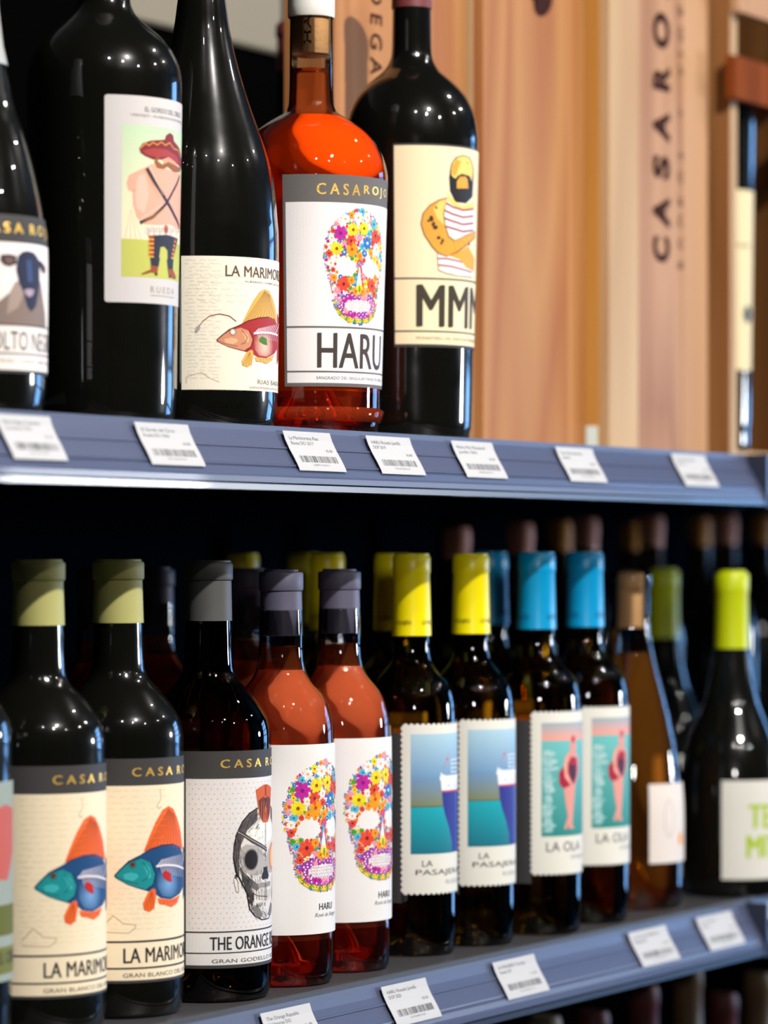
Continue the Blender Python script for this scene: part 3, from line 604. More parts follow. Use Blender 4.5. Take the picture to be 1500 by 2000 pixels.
# far left bottle
B0 = Bot(-103, 127, 1.362, LOW); rt0 = mk(B0, 'black bottle cut off by the left edge, pink and green picture label'); glass(B0, rt0, body_prof(B0, PR_A), GLASS_K)
capsule(B0, rt0, 'charcoal', 1092, 1130, 1216, 45, 50.5, 47, 49.5)
A = Art(); z = lambda y: B0.z(0, y); A.rect(B0.u(-30), B0.u(105), z(1920), z(1528), srgb(150, 160, 150), 0); lab = A.build('label', INK, rt0, B0.wrap, .0003, .0025)
A = Art(); A.poly([B0.P(-60, 1600), B0.P(8, 1572), B0.P(22, 1580), B0.P(22, 1660), B0.P(12, 1720), B0.P(-60, 1720)], srgb(190, 90, 80), 1); A.rect(B0.u(-30), B0.u(105), z(1830), z(1770), srgb(95, 100, 30), 1)
A.rect(B0.u(-30), B0.u(105), z(1905), z(1852), srgb(110, 112, 45), 1); A.text('EL GORDO DEL CIRCO', B0.u(-20), B0.u(95), z(1885), z(1862), DK, 2, .02); A.build('picture', INK, lab, B0.wrap, .0003, .0025)
# rose wine bottles
PR_R = [(101, 1918), (104.5, 1890), (105, 1750), (105, 1600), (105, 1480), (104, 1440), (102, 1412), (97, 1390), (89, 1368), (75, 1347), (60, 1330), (50, 1312), (45.5, 1292), (43.5, 1270), (43, 1240), (42, 1200), (39, 1150), (38, 1120)]
def rose_bottle(B, label, group, pr, fill, winem, glassm=None, zlow=.040):
    r = mk(B, label, group); p = body_prof(B, pr); glass(B, r, p, glassm or GLASS_CL)
    t = 4.0*B.k; zf = (B.ybase-fill)*B.k; r0 = B.R
    w_ = [(0, r0*.95), (r0*.10, r0*.93), (r0*.24, r0*.72), (r0*.42, r0*.42), (r0*.60, .016), (r0*.80, .0085), (r0*.91, .012), (r0*.955, .020)]
    w_ += [(q_[0]-t, q_[1]) for q_ in p if .022 < q_[1] < zf]; rr = w_[-1][0]; w_ += [(rr, zf), (0, zf-.0004)]
    wm = lathe_mesh(w_, 64); wm.materials.append(winem); wm.materials.append(WINE_N if winem is not WINE_A else winem); wm.materials.append(WINE_D if winem is not WINE_A else winem)
    for p_ in wm.polygons:                 # the thin column in the neck is paler than the body of wine
        c_ = p_.center
        if math.hypot(c_.x, c_.y) < B.R*.42 and c_.z > .1: p_.material_index = 1
        elif c_.z < zlow: p_.material_index = 2
    link('wine', wm, r); return r
B4 = Bot(549, 105, 1.353, LOW)
rt4 = rose_bottle(B4, 'salmon rose bottle with violet-black capsule and flower skull label, left of the pair', 'salmon bottles with flower skull label', PR_R, 1262, WINE_P)
capsule(B4, rt4, 'violet', 1112, 1152, 1241, 34, 43.5, 40.5, 43)
z = lambda y: B4.z(529, y); A = Art(); LC = 51
A.rect(B4.u(LC-74), B4.u(LC+74), z(1827), z(1455), WHITE, 0); lab = A.build('label', INK, rt4, B4.wrap, .0003, .0025)
A = Art(); flower_skull(A, B4.u(LC), B4.z(635, 1485), (B4.z(635, 1485)-B4.z(635, 1740))/224, 5); A.build('picture', INK, lab, B4.wrap, .0003, .0025)
zz4 = lambda y: B4.z(635, y); A = Art(); A.text('HARU', B4.u(44), B4.u(68), zz4(1776), zz4(1763), DK, 3, .015); A.text('Rosé de Sangre', B4.u(38), B4.u(78), zz4(1789), zz4(1781), srgb(120, 120, 118), 3, 0, .35)
A.build('lettering', INK, lab, B4.wrap, .0003, .0025)
back_label(B4, rt4, 155, 300, B4.z(529, 1820), B4.z(529, 1462), BACKL)
B5 = Bot(663, 104, 1.360, LOW); rt5 = copy_tree(rt4); rt5.location = B5.loc(); rt5.rotation_euler[2] = math.radians(B5.al-B4.al+3.5)
rt5['label'] = 'salmon rose bottle with violet-black capsule and flower skull label, beside the yellow capsules'
# stamp label bottles
PR_S = [(85, 1860), (88, 1835), (88.5, 1700), (88.5, 1550), (88.5, 1430), (87.5, 1395), (85.5, 1370), (80, 1347), (68, 1326), (51, 1308), (41, 1294), (36.5, 1278), (35, 1255), (34.5, 1200), (34, 1100), (34, 1085)]
def stamp(u0, u1, z0, z1, pitch=.0046, d=.0017):
    pts = []
    def side(a, b, nx, nz):
        L = math.hypot(b[0]-a[0], b[1]-a[1]); n = max(2, round(L/pitch))
        for i in range(n):
            for j in range(5):
                t = (i+j/5)/n; k = abs(math.sin(math.pi*j/5))*d; pts.append((a[0]+(b[0]-a[0])*t+nx*(k), a[1]+(b[1]-a[1])*t+nz*k))
    side((u0, z0), (u1, z0), 0, -1); side((u1, z0), (u1, z1), 1, 0); side((u1, z1), (u0, z1), 0, 1); side((u0, z1), (u0, z0), -1, 0); return pts
def lerp(a, b, t): t = max(0, min(1, t)); return tuple(a[i]+(b[i]-a[i])*t for i in range(3))
B6 = Bot(804, 88.5, 1.362, LOW)
def stamp_bottle(B, label, group, cap, ytop, ybot, word, left, top, bot, pr):
    r = mk(B, label, group); glass(B, r, body_prof(B, pr), GLASS_OL)
    capsule(B, r, cap, ytop, ytop+38, ybot, 34.5*88.5/B.Rpx*B.Rpx/88.5, 37, 35.5, 38.5)
    A = Art(); A.poly(stamp(B.u(B.psi(left)), B.u(98), B.z(left, bot), B.z(left, top)), srgb(226, 224, 214), 0)
    lab = A.build('label', INK, r, B.wrap, .0003, .0025)
    A = Art(); a0, a1 = (word[0][1]), word[0][2]; V = text_tris(word[0][0])
    for t, p0, p1, x, y0, y1 in word: A.text(t, B.u(p0), B.u(p1), B.z(x, y1), B.z(x, y0), DK, 2, .006)
    A.text('RUEDA' if cap == 'yellow' else 'DEL MELILLERO', B.u(48), B.u(80), B.z(left, word[-1][5]+16), B.z(left, word[-1][5]+7), srgb(170, 165, 160), 2)
    A.build('lettering', INK, lab, B.wrap, .0003, .0025)
    A = Art()
    for k in (-62, 32): A.text('LA PASAJERA' if cap == 'yellow' else 'LA OLA', B.u(k), B.u(k+62 if cap == 'yellow' else k+40), 0, 1, (1, 1, 1), 1)
    A.sh = [([(u, (B.ybase-(ybot-19)+(0))*B.k+(v)*.0048) for u, v in V_], T_, srgb(90, 85, 10) if cap == 'yellow' else srgb(10, 60, 110), 1) for V_, T_, c_, l_ in A.sh]
    A.build('capsule_lettering', INK, r, lambda u, zc, off: ((38.3*B.k+off)*math.sin(u/B.R), -(38.3*B.k+off)*math.cos(u/B.R), zc), .0002, .0015)
    back_label(B, r, B.psi(left)-100, B.psi(left)-1.5, B.z(left, bot-(-20)), B.z(left, top+14), BACKL); back_label(B, r, 125, 205, B.z(left, bot+20), B.z(left, top+14), BACKL)
    return r, lab
rt6, lab = stamp_bottle(B6, 'olive glass bottle with yellow capsule and ship stamp label, beside the salmon bottles', 'yellow-capped stamp label bottles', 'yellow', 1081, 1241,
    [('LA', 13, 27, 812, 1681, 1693), ('PASAJERA', 5, 84, 812, 1699, 1713)], 787, 1417, 1744, PR_S)
A = Art(); z = lambda y: B6.z(802, y); u0, u1 = B6.u(-1.3), B6.u(86); za, zm, zb_ = z(1434), z(1576), z(1668.5)
def sky(u, v): t = (v-zm)/(za-zm); return lerp(lerp(srgb(125, 130, 90), srgb(110, 150, 190), t*2.4), srgb(170, 205, 222), t*1.6-.6)
A.rect(u0, u1, zm, za, sky, 1)
def sea(u, v): t = (v-zb_)/(zm-zb_); return lerp(srgb(15, 110, 130), srgb(20, 165, 180), t)
A.rect(u0, u1, zb_, zm, sea, 1); A.rect(u0, u1, zm-.0004, zm+.0005, srgb(80, 95, 75), 1.6)
q = Q(700, 1500); um = B6.u(80)
def SP(pts, col, lay): A.poly(pp(B6, q, pts), col, lay)
SP([(608, 178), (718, 165), (722, 320), (722, 605), (682, 605), (680, 540), (660, 440), (630, 340), (615, 270)], srgb(42, 50, 140), 2)
SP([(700, 168), (722, 165), (722, 605), (708, 605)], srgb(60, 80, 165), 2.4)
SP([(604, 174), (604, 165), (720, 150), (720, 164)], srgb(215, 40, 90), 3); SP([(604, 165), (598, 95), (590, 80), (600, 30), (612, 45), (640, 55), (720, 40), (720, 150)], srgb(228, 232, 240), 2.6)
SP([(592, 82), (592, 70), (722, 58), (722, 70)], srgb(250, 250, 252), 3.2)
for x in (655, 700): A.ell(*B6.P(*q([(x, 128)])[0]), .0006, .0008, srgb(40, 60, 90), 3.4, 8)
for i in range(4): A.line(pp(B6, q, [(675, 28-i*30), (722, 22-i*30)]), .0008, srgb(235, 240, 246), 3)
A.line(pp(B6, q, [(675, 40), (673, -66)]), .0006, srgb(235, 240, 246), 3); A.line(pp(B6, q, [(612, 10), (645, -65), (660, -110)]), .0004, srgb(225, 60, 100), 3); A.ell(*B6.P(*q([(645, -65)])[0]), .0011, .0012, srgb(225, 50, 90), 3.4, 8)
A.build('picture', INK, lab, B6.wrap, .0003, .0025, .003)
B7 = Bot(920, 87, 1.354, LOW); rt7 = copy_tree(rt6); rt7.location = B7.loc(); rt7.rotation_euler[2] = math.radians(B7.al-B6.al-3)
rt7['label'] = 'olive glass bottle with yellow capsule and ship stamp label, beside the blue capsules'
B8 = Bot(1048, 89, 1.346, LOW)
PR_8 = [(h, y-38 if y > 1500 else y-24 if y > 1400 else y-12 if y > 1300 else y-4) for h, y in PR_S]
PR_8 = [(h, 1078+(y-1081)*(1821-1078)/(1861-1081)) for h, y in PR_S]
rt8, lab = stamp_bottle(B8, 'olive glass bottle with blue capsule and swimmer stamp label, first of the two', 'blue-capped stamp label bottles', 'blue', 1078, 1228,
    [('LA OLA', 12, 68, 1066, 1645, 1664)], 1040, 1393, 1706, PR_8)
A = Art(); z = lambda y: B8.z(1058, y); u0, u1 = B8.u(6), B8.u(86); za, zm, zb_ = z(1412), z(1447), z(1634)
A.rect(u0, u1, zm, za, lambda u, v: lerp(srgb(240, 160, 145), srgb(150, 175, 185), (v-zm)/(za-zm)), 1)
A.rect(u0, u1, zb_, zm, lambda u, v: lerp(srgb(40, 135, 130), srgb(110, 190, 190), (v-zb_)/(zm-zb_)), 1)
rnd = random.Random(8)
for i in range(150):
    t = rnd.random(); A.ell(u0+.0035+abs(rnd.gauss(.002, .0022)), zb_+.003+t*(zm-zb_-.012), rnd.uniform(.0016, .0036), rnd.uniform(.0010, .0020), srgb(*rnd.choice(((150, 200, 200), (135, 190, 192), (175, 208, 208)))), 2+rnd.random(), 8)
q = Q(1050, 1000, 1/.3)
def SP(pts, col, lay): A.poly(pp(B8, q, pts), col, lay)
sk = srgb(222, 150, 140)
SP([(208, 1560), (205, 1500), (235, 1490), (248, 1520), (240, 1560), (262, 1600), (262, 1700), (240, 1770), (235, 1850), (225, 1990), (222, 2030), (235, 2060), (200, 2060), (195, 1990), (180, 1900), (165, 1780), (175, 1650), (180, 1580)], sk, 3)
SP([(185, 1650), (215, 1590), (250, 1600), (255, 1680), (240, 1760), (165, 1800), (140, 1770), (135, 1700), (160, 1660)], srgb(165, 30, 60), 4); SP([(200, 1650), (240, 1640), (245, 1720), (215, 1760)], srgb(60, 40, 70), 4.5)
SP([(180, 1580), (165, 1650), (175, 1730), (215, 1780), (222, 1770), (190, 1700), (192, 1610)], srgb(232, 165, 150), 5); A.ell(*B8.P(*q([(228, 1478)])[0]), .0028, .0032, srgb(205, 60, 75), 4, 12)
SP([(195, 1980), (168, 2060), (185, 2065), (208, 1990)], sk, 3.5)
A.build('picture', INK, lab, B8.wrap, .0003, .0025, .003)
B9 = Bot(1143, 86, 1.350, LOW); rt9 = copy_tree(rt8); rt9.location = B9.loc(); rt9.rotation_euler[2] = math.radians(B9.al-B8.al+2)
rt9['label'] = 'olive glass bottle with blue capsule and swimmer stamp label, beside the amber bottle'
# amber bottle with a corked clear neck
B10 = Bot(1232, 103, 1.369, LOW)
PR_10 = [(100, 1766), (103, 1740), (103, 1660), (103, 1580), (99, 1520), (93, 1470), (83, 1420), (68, 1360), (54, 1310), (44, 1270), (40, 1240), (38, 1210), (38, 1130), (38, 1116)]
rt10 = rose_bottle(B10, 'tall sloping clear bottle of amber wine with a bare cork', None, PR_10, 1275, WINE_A)
pc = B10.prof([(24, 1226), (26, 1222), (26, 1122), (24, 1119)]); link('cork', lathe_mesh([(0, pc[0][1])]+pc+[(0, pc[-1][1])], 40), rt10, CORKM)
pc = B10.prof([(39.5, 1150), (41, 1148), (41, 1128), (39, 1116), (33, 1114)]); link('neck_ring', lathe_mesh(pc, 48), rt10, GLASS_CL)
A = Art(); z = lambda y: B10.z(1268, y); A.rect(B10.u(20), B10.u(96), z(1687), z(1532), srgb(225, 215, 208), 0); lab = A.build('label', INK, rt10, B10.wrap, .0003, .0025)
A = Art(); A.ell(B10.u(68), z(1642), .005, .006, srgb(235, 150, 60), 1); A.ell(B10.u(46), z(1600), .007, .018, srgb(208, 196, 192), 1)
A.ell(B10.u(46), z(1600), .005, .015, srgb(225, 215, 208), 2); A.build('picture', INK, lab, B10.wrap, .0003, .0025)
# lime capsule bottle at the right
PR_12 = [(98, 1748), (101, 1720), (101, 1620), (101, 1540), (97, 1490), (87, 1450), (70, 1410), (54, 1370), (43, 1325), (37, 1285), (33, 1255), (32, 1200), (31, 1150), (31, 1120)]
B12 = Bot(1429, 101, 1.335, LOW); rt12 = mk(B12, 'dark sloping bottle with lime capsule and white label with green letters'); glass(B12, rt12, body_prof(B12, PR_12), GLASS_K)
capsule(B12, rt12, 'lime', 1114, 1156, 1266, 27, 33.5, 32, 34)
A = Art(); z = lambda y: B12.z(1409, y); A.rect(B12.u(-11), B12.u(118), z(1718), z(1525), srgb(214, 213, 204), 0); lab = A.build('label', INK, rt12, B12.wrap, .0003, .0025)
A = Art(); A.text('TERRA', B12.u(19), B12.u(100), z(1618), z(1572), srgb(165, 190, 20), 2, .05); A.text('MITICA', B12.u(17), B12.u(102), z(1676), z(1632), srgb(165, 190, 20), 2, .05); A.build('lettering', INK, lab, B12.wrap, .0003, .0025)
# second row and deeper bottles
def back_row(src, cx, Y, label, group, rz=0, shelf_=LOW, sc_=1):
    X, Z = at(cx, Y); o = copy_tree(src); o.location = (X, Y, EYE+shelf_); o.rotation_euler[2] = rz; o['label'] = label; o['group'] = group
    if sc_ != 1: o.scale = (sc_,)*3
    return o
back_row(rt6, 473, 1.640, 'yellow-capped bottle in the back row behind the charcoal capsule', 'back row yellow-capped bottles')
back_row(rt6, 639, 1.545, 'yellow-capped bottle in the second row between the violet capsules', 'back row yellow-capped bottles')
back_row(rt6, 593, 1.690, 'dim yellow-capped bottle far back between the violet capsules', 'back row yellow-capped bottles')
back_row(rt6, 766, 1.470, 'yellow-capped bottle standing directly behind the front yellow one', 'back row yellow-capped bottles')
back_row(rt8, 958, 1.475, 'blue-capped bottle in the second row behind a yellow capsule', 'back row blue-capped bottles')
back_row(rt4, 487, 1.480, 'rose bottle in the second row behind the pirate skull bottle', 'back row rose bottles')
back_row(rt4, 303, 1.640, 'dim rose bottle far back between olive and charcoal capsules', 'back row rose bottles')
back_row(rt4, 190, 1.560, 'dim rose bottle hidden behind the second olive capsule', 'back row rose bottles')
back_row(rt12, 1297, 1.560, 'lime-capped bottle in the second row behind the amber bottle', 'back row lime-capped bottles')
def deep_bottle(cx, Y, ytop, cap, label, group, shelf_=LOW, capl=.068, rr=.0375, rc=.0138):
    X, Z = at(cx, Y); h = -(ytop-HZ)*Z/F-shelf_; r = thing('wine_bottle', (X, Y, EYE+shelf_), 0, label, 'bottle', group)
    pr = [(0, .014), (rr*.6, .006), (rr*.85, .0005), (rr*.97, .004), (rr, .01), (rr, h*.62), (rr*.96, h*.66), (rr*.75, h*.72), (rr*.5, h*.77), (.0145, h*.82), (.0135, h-.01), (.0135, h-.004)]
    link('glass_body', lathe_mesh(pr, 40), r, GLASS_K)
    c = [(rc+.001, h-capl), (rc+.0005, h-capl+.001), (rc, h-.022), (rc+.001, h-.020), (rc+.001, h-.006), (rc, h-.003), (rc-.001, h), (0, h)]
    link('capsule', cap_mesh(c, 40), r, CAPS[cap]); return r
for cx, yt, cp in ((892, 1030, 'rose'), (1016, 1022, 'rose'), (1093, 1018, 'orange'), (1144, 1012, 'rose'), (1272, 1008, 'rose'), (1366, 1011, 'orange'), (1417, 1005, 'rose'), (1487, 1008, 'orange'), (1232, 1020, 'orange')):
    deep_bottle(cx, 1.76 if cp == 'orange' else 1.68, yt, cp, 'tall bottle with %s capsule in the deep back row, %s' % ('orange' if cp == 'orange' else 'dusty rose', {892: 'leftmost and dimmest', 1016: 'left of the blue capsules', 1093: 'between the two blue capsules', 1144: 'above the second blue capsule', 1272: 'right above the amber bottle', 1366: 'left of the lime capsule', 1417: 'just above the lime capsule', 1487: 'at the right picture edge', 1232: 'above the bare cork'}[cx]), 'tall bottles in the back row')
for cx, yt, cp, lb in ((1065, 1984, 'tan', 'tan capsule bottle on the bottom shelf, leftmost'), (1257, 1924, 'wine', 'dark red capsule bottle on the bottom shelf under the first right-hand tag'), (1343, 1890, 'brown', 'tall olive-brown capsule bottle on the bottom shelf'), (1413, 1940, 'wine', 'dark red capsule bottle on the bottom shelf under the last tag'), (1481, 1900, 'brown', 'brown capsule bottle on the bottom shelf at the right edge'), (1160, 1975, 'wine', 'dim red capsule bottle on the bottom shelf beside the tan one')):
    deep_bottle(cx, 1.44, yt, cp, lb, 'bottles on the bottom shelf', -.74, .06, .037, .0145)
# ------------------------------------------------------------ magnums of the upper shelf
# sombrero label
M1 = Bot(203, 152, 1.360, UP); yb = M1.ybase
PR_M1 = [(139, yb-2), (141, yb-20), (144, 600), (148, 400), (151, 240), (152, 170), (150, 145), (144, 122), (132, 98), (112, 75), (88, 54), (66, 34), (56, 18), (51, 0), (49, -40), (47, -70)]
m1 = mk(M1, 'large black magnum with a white sombrero man label'); glass(M1, m1, body_prof(M1, PR_M1), GLASS_K); capsule(M1, m1, 'charcoal', -95, -60, 14-40, 44, 51, 49, 50.5)
z = lambda y, x=205: M1.z(x, y); A = Art(); GW = srgb(206, 201, 199)
u0, u1 = M1.u(.4), M1.u(106); r_ = .0018; zt_, zb_ = z(184), z(589)
A.poly([(u0+r_, zb_), (u1-r_, zb_), (u1, zb_+r_), (u1, zt_-r_), (u1-r_, zt_), (u0+r_, zt_), (u0+r_*.3, zt_-r_*.3), (u0, zt_-r_), (u0, zb_+r_), (u0+r_*.3, zb_+r_*.3)], GW, 0)
lab = A.build('label', INK, m1, M1.wrap, .0003, .0025)
A = Art(); u0, u1 = M1.u(13), M1.u(92); zt_ = M1.z(237, 241); zg = M1.z(237, 465); zb_ = M1.z(237, 539)
A.rect(u0, u1, zg, zt_, lambda u, v: lerp(srgb(238, 226, 190), srgb(190, 214, 178), (v-zg)/(zt_-zg)), 1); A.rect(u0, u1, zb_, zg, srgb(190, 192, 95), 1)
for i in range(9): A.poly([(M1.u(20), M1.z(250, 405)), (M1.u(13+i*2.2), zg), (M1.u(14+i*2.2), zg)], srgb(236, 196, 165) if i % 2 else srgb(240, 228, 200), 1.6)
q0 = Q(0, 0); q1 = Q(0, 400)
def SP(pts, col, lay, q=q0): A.poly(pp(M1, q, pts), col, lay)
def SL(pts, wd, col, lay, q=q0): A.line(pp(M1, q, pts), wd, col, lay)
PINK = srgb(238, 168, 145); BR = srgb(150, 90, 55); NV = srgb(45, 48, 62)
SP([(1062, 1220), (1110, 1195), (1240, 1240), (1320, 1270), (1332, 1400), (1330, 1680), (1240, 1650), (1060, 1640), (1000, 1590), (975, 1500), (968, 1400), (940, 1390), (925, 1340), (940, 1280), (1000, 1250)], PINK, 2)
SP([(1010, 1280), (1060, 1270), (1090, 1420), (1060, 1560), (1000, 1520), (985, 1400)], srgb(245, 185, 165), 2.5); SL([(968, 1400), (1000, 1380)], .0004, srgb(190, 110, 95), 3)
SP([(1180, 1150), (1230, 1130), (1300, 1190), (1290, 1230), (1200, 1210)], srgb(240, 160, 130), 3)
SP([(1125, 1180), (1140, 1150), (1165, 1150), (1150, 1175), (1185, 1200), (1230, 1180), (1290, 1210), (1325, 1230), (1318, 1255), (1270, 1255), (1225, 1215), (1190, 1235), (1145, 1225)], BR, 4)
SP([(1015, 1080), (1040, 1045), (1100, 1025), (1200, 1018), (1210, 985), (1238, 967), (1262, 985), (1270, 1030), (1310, 1080), (1328, 1160), (1328, 1235), (1290, 1190), (1230, 1145), (1180, 1165), (1120, 1165), (1060, 1140), (1025, 1115)], srgb(128, 38, 48), 3.6)
SP([(1040, 1100), (1110, 1080), (1210, 1090), (1290, 1140), (1320, 1200), (1280, 1180), (1220, 1140), (1150, 1150), (1070, 1130)], srgb(165, 60, 60), 4.2)
SL([(1022, 1082), (1060, 1045), (1085, 1062), (1115, 1038), (1145, 1058), (1175, 1035), (1205, 1060), (1235, 1040), (1270, 1085), (1300, 1095), (1318, 1150)], .0007, srgb(230, 160, 60), 4.8)
for a, b in (((1065, 1225), (1325, 1670)), ((1320, 1280), (1025, 1630))):
    pass
SL([(1070, 1228), (1130, 1330), (1215, 1460), (1280, 1570), (1322, 1660)], .0028, NV, 4.4); SL([(1318, 1280), (1270, 1390), (1215, 1490), (1120, 1585), (1025, 1628)], .0022, NV, 4.8)
for i in range(14):
    t = i/13; x, y = 1078+t*95, 1235+t*190; A.ell(*M1.P(*q0([(x+18, y-8)])[0]), .0007, .0003, srgb(240, 230, 220), 5, 6); A.ell(*M1.P(*q0([(x-12, y+12)])[0]), .0007, .0003, srgb(225, 160, 50), 5, 6)
    x, y = 1190-t*150, 1515+t*100; A.ell(*M1.P(*q0([(x-5, y-18)])[0]), .0003, .0007, srgb(240, 230, 220), 5, 6); A.ell(*M1.P(*q0([(x+5, y+18)])[0]), .0003, .0007, srgb(225, 170, 50), 5, 6)
SP([(1055, 155), (1100, 150), (1240, 140), (1320, 185), (1312, 245), (1230, 218), (1085, 222), (1065, 200)], srgb(225, 215, 200), 4, q1)
for i in range(6): SL([(1080+i*42, 158), (1090+i*42, 220)], .0005, srgb(90, 45, 45), 4.8, q1)
for i in range(6): SL([(1090+i*42, 175), (1112+i*42, 168), (1095+i*42, 195), (1115+i*42, 190)], .0003, srgb(130, 60, 50), 4.8, q1)
A.ell(*M1.P(*q1([(1220, 175)])[0]), .0028, .0032, srgb(150, 120, 100), 5, 14)
c0, c1 = M1.P(*q1([(1218, 177)])[0]); A.poly([(c0+(.0026 if k % 2 == 0 else .0011)*math.sin(k*math.pi/5), c1+(.0026 if k % 2 == 0 else .0011)*math.cos(k*math.pi/5)) for k in range(10)], srgb(205, 40, 45), 5.6)
SP([(1090, 222), (1230, 215), (1312, 245), (1300, 300), (1275, 400), (1280, 480), (1240, 480), (1235, 330), (1210, 300), (1180, 305), (1160, 480), (1105, 400), (1112, 330)], NV, 4.4, q1)
for i in range(10):
    for dx, k in ((1102, 0), (1118, 1)): A.ell(*M1.P(*q1([(dx+2*(i % 2), 232+i*16)])[0]), .0016, .0006, (srgb(205, 45, 40), srgb(235, 180, 50))[i % 2], 5, 6)
    A.ell(*M1.P(*q1([(1292-i*2.5, 250+i*15)])[0]), .0018, .0006, (srgb(205, 45, 40), srgb(235, 180, 50))[i % 2], 5, 6)
SP([(1108, 385), (1175, 390), (1165, 450), (1160, 505), (1120, 490), (1045, 508), (1040, 498), (1110, 468)], srgb(150, 75, 45), 4.8, q1); SP([(1105, 380), (1178, 385), (1168, 450), (1112, 440)], NV, 5, q1)
SP([(1232, 398), (1280, 398), (1278, 470), (1305, 530), (1295, 542), (1248, 518), (1240, 470)], srgb(150, 75, 45), 4.8, q1); SP([(1230, 395), (1282, 398), (1276, 470), (1240, 465)], NV, 5, q1)
SP([(1140, 500), (1160, 495), (1162, 512), (1142, 512)], (.02, .02, .02), 5, q1)
SP([(1248, 518), (1262, 510), (1262, 530), (1250, 530)], (.02, .02, .02), 5, q1)
A.build('picture', INK, lab, M1.wrap, .0003, .0025, .004)
zf = lambda y: M1.z(300, y)
A = Art(); tk = srgb(88, 84, 80); A.text('EL GORDO DEL CIRCO', M1.u(31), M1.u(76), M1.z(285, 217), M1.z(285, 207.5), tk, 2, .01); A.text('VERDEJO - ELABORACIÓN SOBRE LÍAS', M1.u(19), M1.u(88), M1.z(260, 227), M1.z(260, 219.5), srgb(135, 128, 122), 2)
A.text('R U E D A', M1.u(38), M1.u(68), zf(570), zf(558), srgb(165, 145, 125), 2); A.text('DENOMINACIÓN DE ORIGEN', M1.u(38), M1.u(68), zf(577), zf(573.5), srgb(160, 150, 140), 2)
A.build('lettering', INK, lab, M1.wrap, .0003, .0025)
# red fish magnum
M2 = Bot(394, 150.5, 1.362, UP); yb = M2.ybase
PR_M2 = [(143, yb-2), (147, yb-20), (149, 650), (150.5, 480), (148, 430), (143, 375), (135, 325), (122, 283), (106, 240), (88, 188), (72, 133), (62, 93), (54, 53), (49, 16), (46, -10), (45, -50), (45, -80)]
m2 = mk(M2, 'black sloping magnum with a cream red fish label'); glass(M2, m2, body_prof(M2, PR_M2), GLASS_K); capsule(M2, m2, 'charcoal', -105, -70, -30, 44, 50, 46, 47.5)
z = lambda y, x=357: M2.z(x, y); A = Art(); LCR = srgb(240, 232, 212); A.rect(M2.u(-15), M2.u(133), z(761), z(500), LCR, 0); lab = A.build('label', INK, m2, M2.wrap, .0003, .0025)
A = Art(); sc2 = srgb(205, 192, 165); script(A, M2.u(-13), M2.u(14), z(745), z(508), 34, sc2, 21); script(A, M2.u(-5), M2.u(34), z(600), z(540), 5, sc2, 22)
q = Q(340, 450); A.line(pp(M2, q, [(90, 1120), (95, 1070), (200, 1040), (260, 1080), (330, 1110)]), .0004, srgb(190, 170, 140), 2)
# the fish is drawn in the other label's frame and moved here
a_, b_ = 445/500, 0
def q2(pts): return [(340+(310+(x-840)*.90)/3.75, 450+(800+(y-785)*.74+(0 if y > 560 else 0))/3.75) for x, y in pts]
fish(A, M2, q2, srgb(225, 170, 85), srgb(165, 40, 45), srgb(205, 140, 105), srgb(235, 205, 180), srgb(70, 120, 40), True)
A.line(pp(M2, q, [(450, 665), (400, 625), (330, 610), (260, 625), (210, 665), (185, 700)]), .0006, srgb(150, 80, 65), 5); A.poly(pp(M2, q, [(188, 690), (195, 715), (170, 748), (152, 745), (165, 705)]), srgb(170, 160, 155), 5)
A.build('picture', INK, lab, M2.wrap, .0003, .0025)
A = Art(); A.text('LA MARIMORENA', M2.u(17.5), M2.u(100), M2.z(442, 539), M2.z(442, 517.5), srgb(95, 72, 52), 3, .018); A.text('ALBARIÑO SOBRE LÍAS TRABAJADO', M2.u(33), M2.u(96), M2.z(476, 552), M2.z(476, 546.5), srgb(120, 110, 95), 3)
A.text('RIAS BAIXAS', M2.u(46), M2.u(88), M2.z(505, 750), M2.z(505, 741), srgb(130, 120, 105), 3); A.text('DENOMINACION DE ORIGEN', M2.u(38), M2.u(94), M2.z(505, 759), M2.z(505, 755), srgb(150, 140, 125), 3)
A.build('lettering', INK, lab, M2.wrap, .0003, .0025)
A = Art(); A.text('Miguel', M2.u(8), M2.u(34), M2.z(440, 796), M2.z(440, 776), (1, 1, 1), 1, 0, .2); A.build('embossed_script', GLASS_K, m2, M2.wrap, .0001, .0025)
# orange rose magnum
M3 = Bot(608, 149, 1.364, UP); yb = M3.ybase
PR_M3 = [(132, yb-2), (134.5, yb-20), (137, 740), (141, 600), (145, 470), (148, 380), (149, 345), (145, 322), (137, 300), (125, 277), (108, 258), (86, 242), (66, 230), (52, 221), (45, 208), (43.5, 190), (42.5, 150), (42, 60), (41.5, 0), (41, -60)]
m3 = rose_bottle(M3, 'orange rose magnum with white wax top and flower skull label', None, PR_M3, 137, WINE_O)
pw = M3.prof([(44.5, 36), (46, 33), (46, 15), (46, -60), (43, -72), (20, -75)]); pw.append((0, pw[-1][1])); link('wax_seal', lathe_mesh(pw, 48), m3, WHITEWAX)
pc = M3.prof([(35, 109), (38, 106), (38, 20), (38, -50)]); ck = link('cork', lathe_mesh([(0, pc[0][1])]+pc+[(0, pc[-1][1])], 40), m3, CORKM)
V, T = text_tris('HARU', .03); rk = 38.3*M3.k; k0 = M3.ybase
def cw(a, b): an = M3.a(-14+b*14-0); return None
me = bpy.data.meshes.new('cork_print'); VV = []
for a, b in V:
    an = M3.a(-22+(1-b)*22); rr = rk; VV.append((rr*math.sin(an), -rr*math.cos(an), (k0-91)*M3.k+a*.044))
me.from_pydata(VV, [], T); link('cork_print', me, ck, INKB)
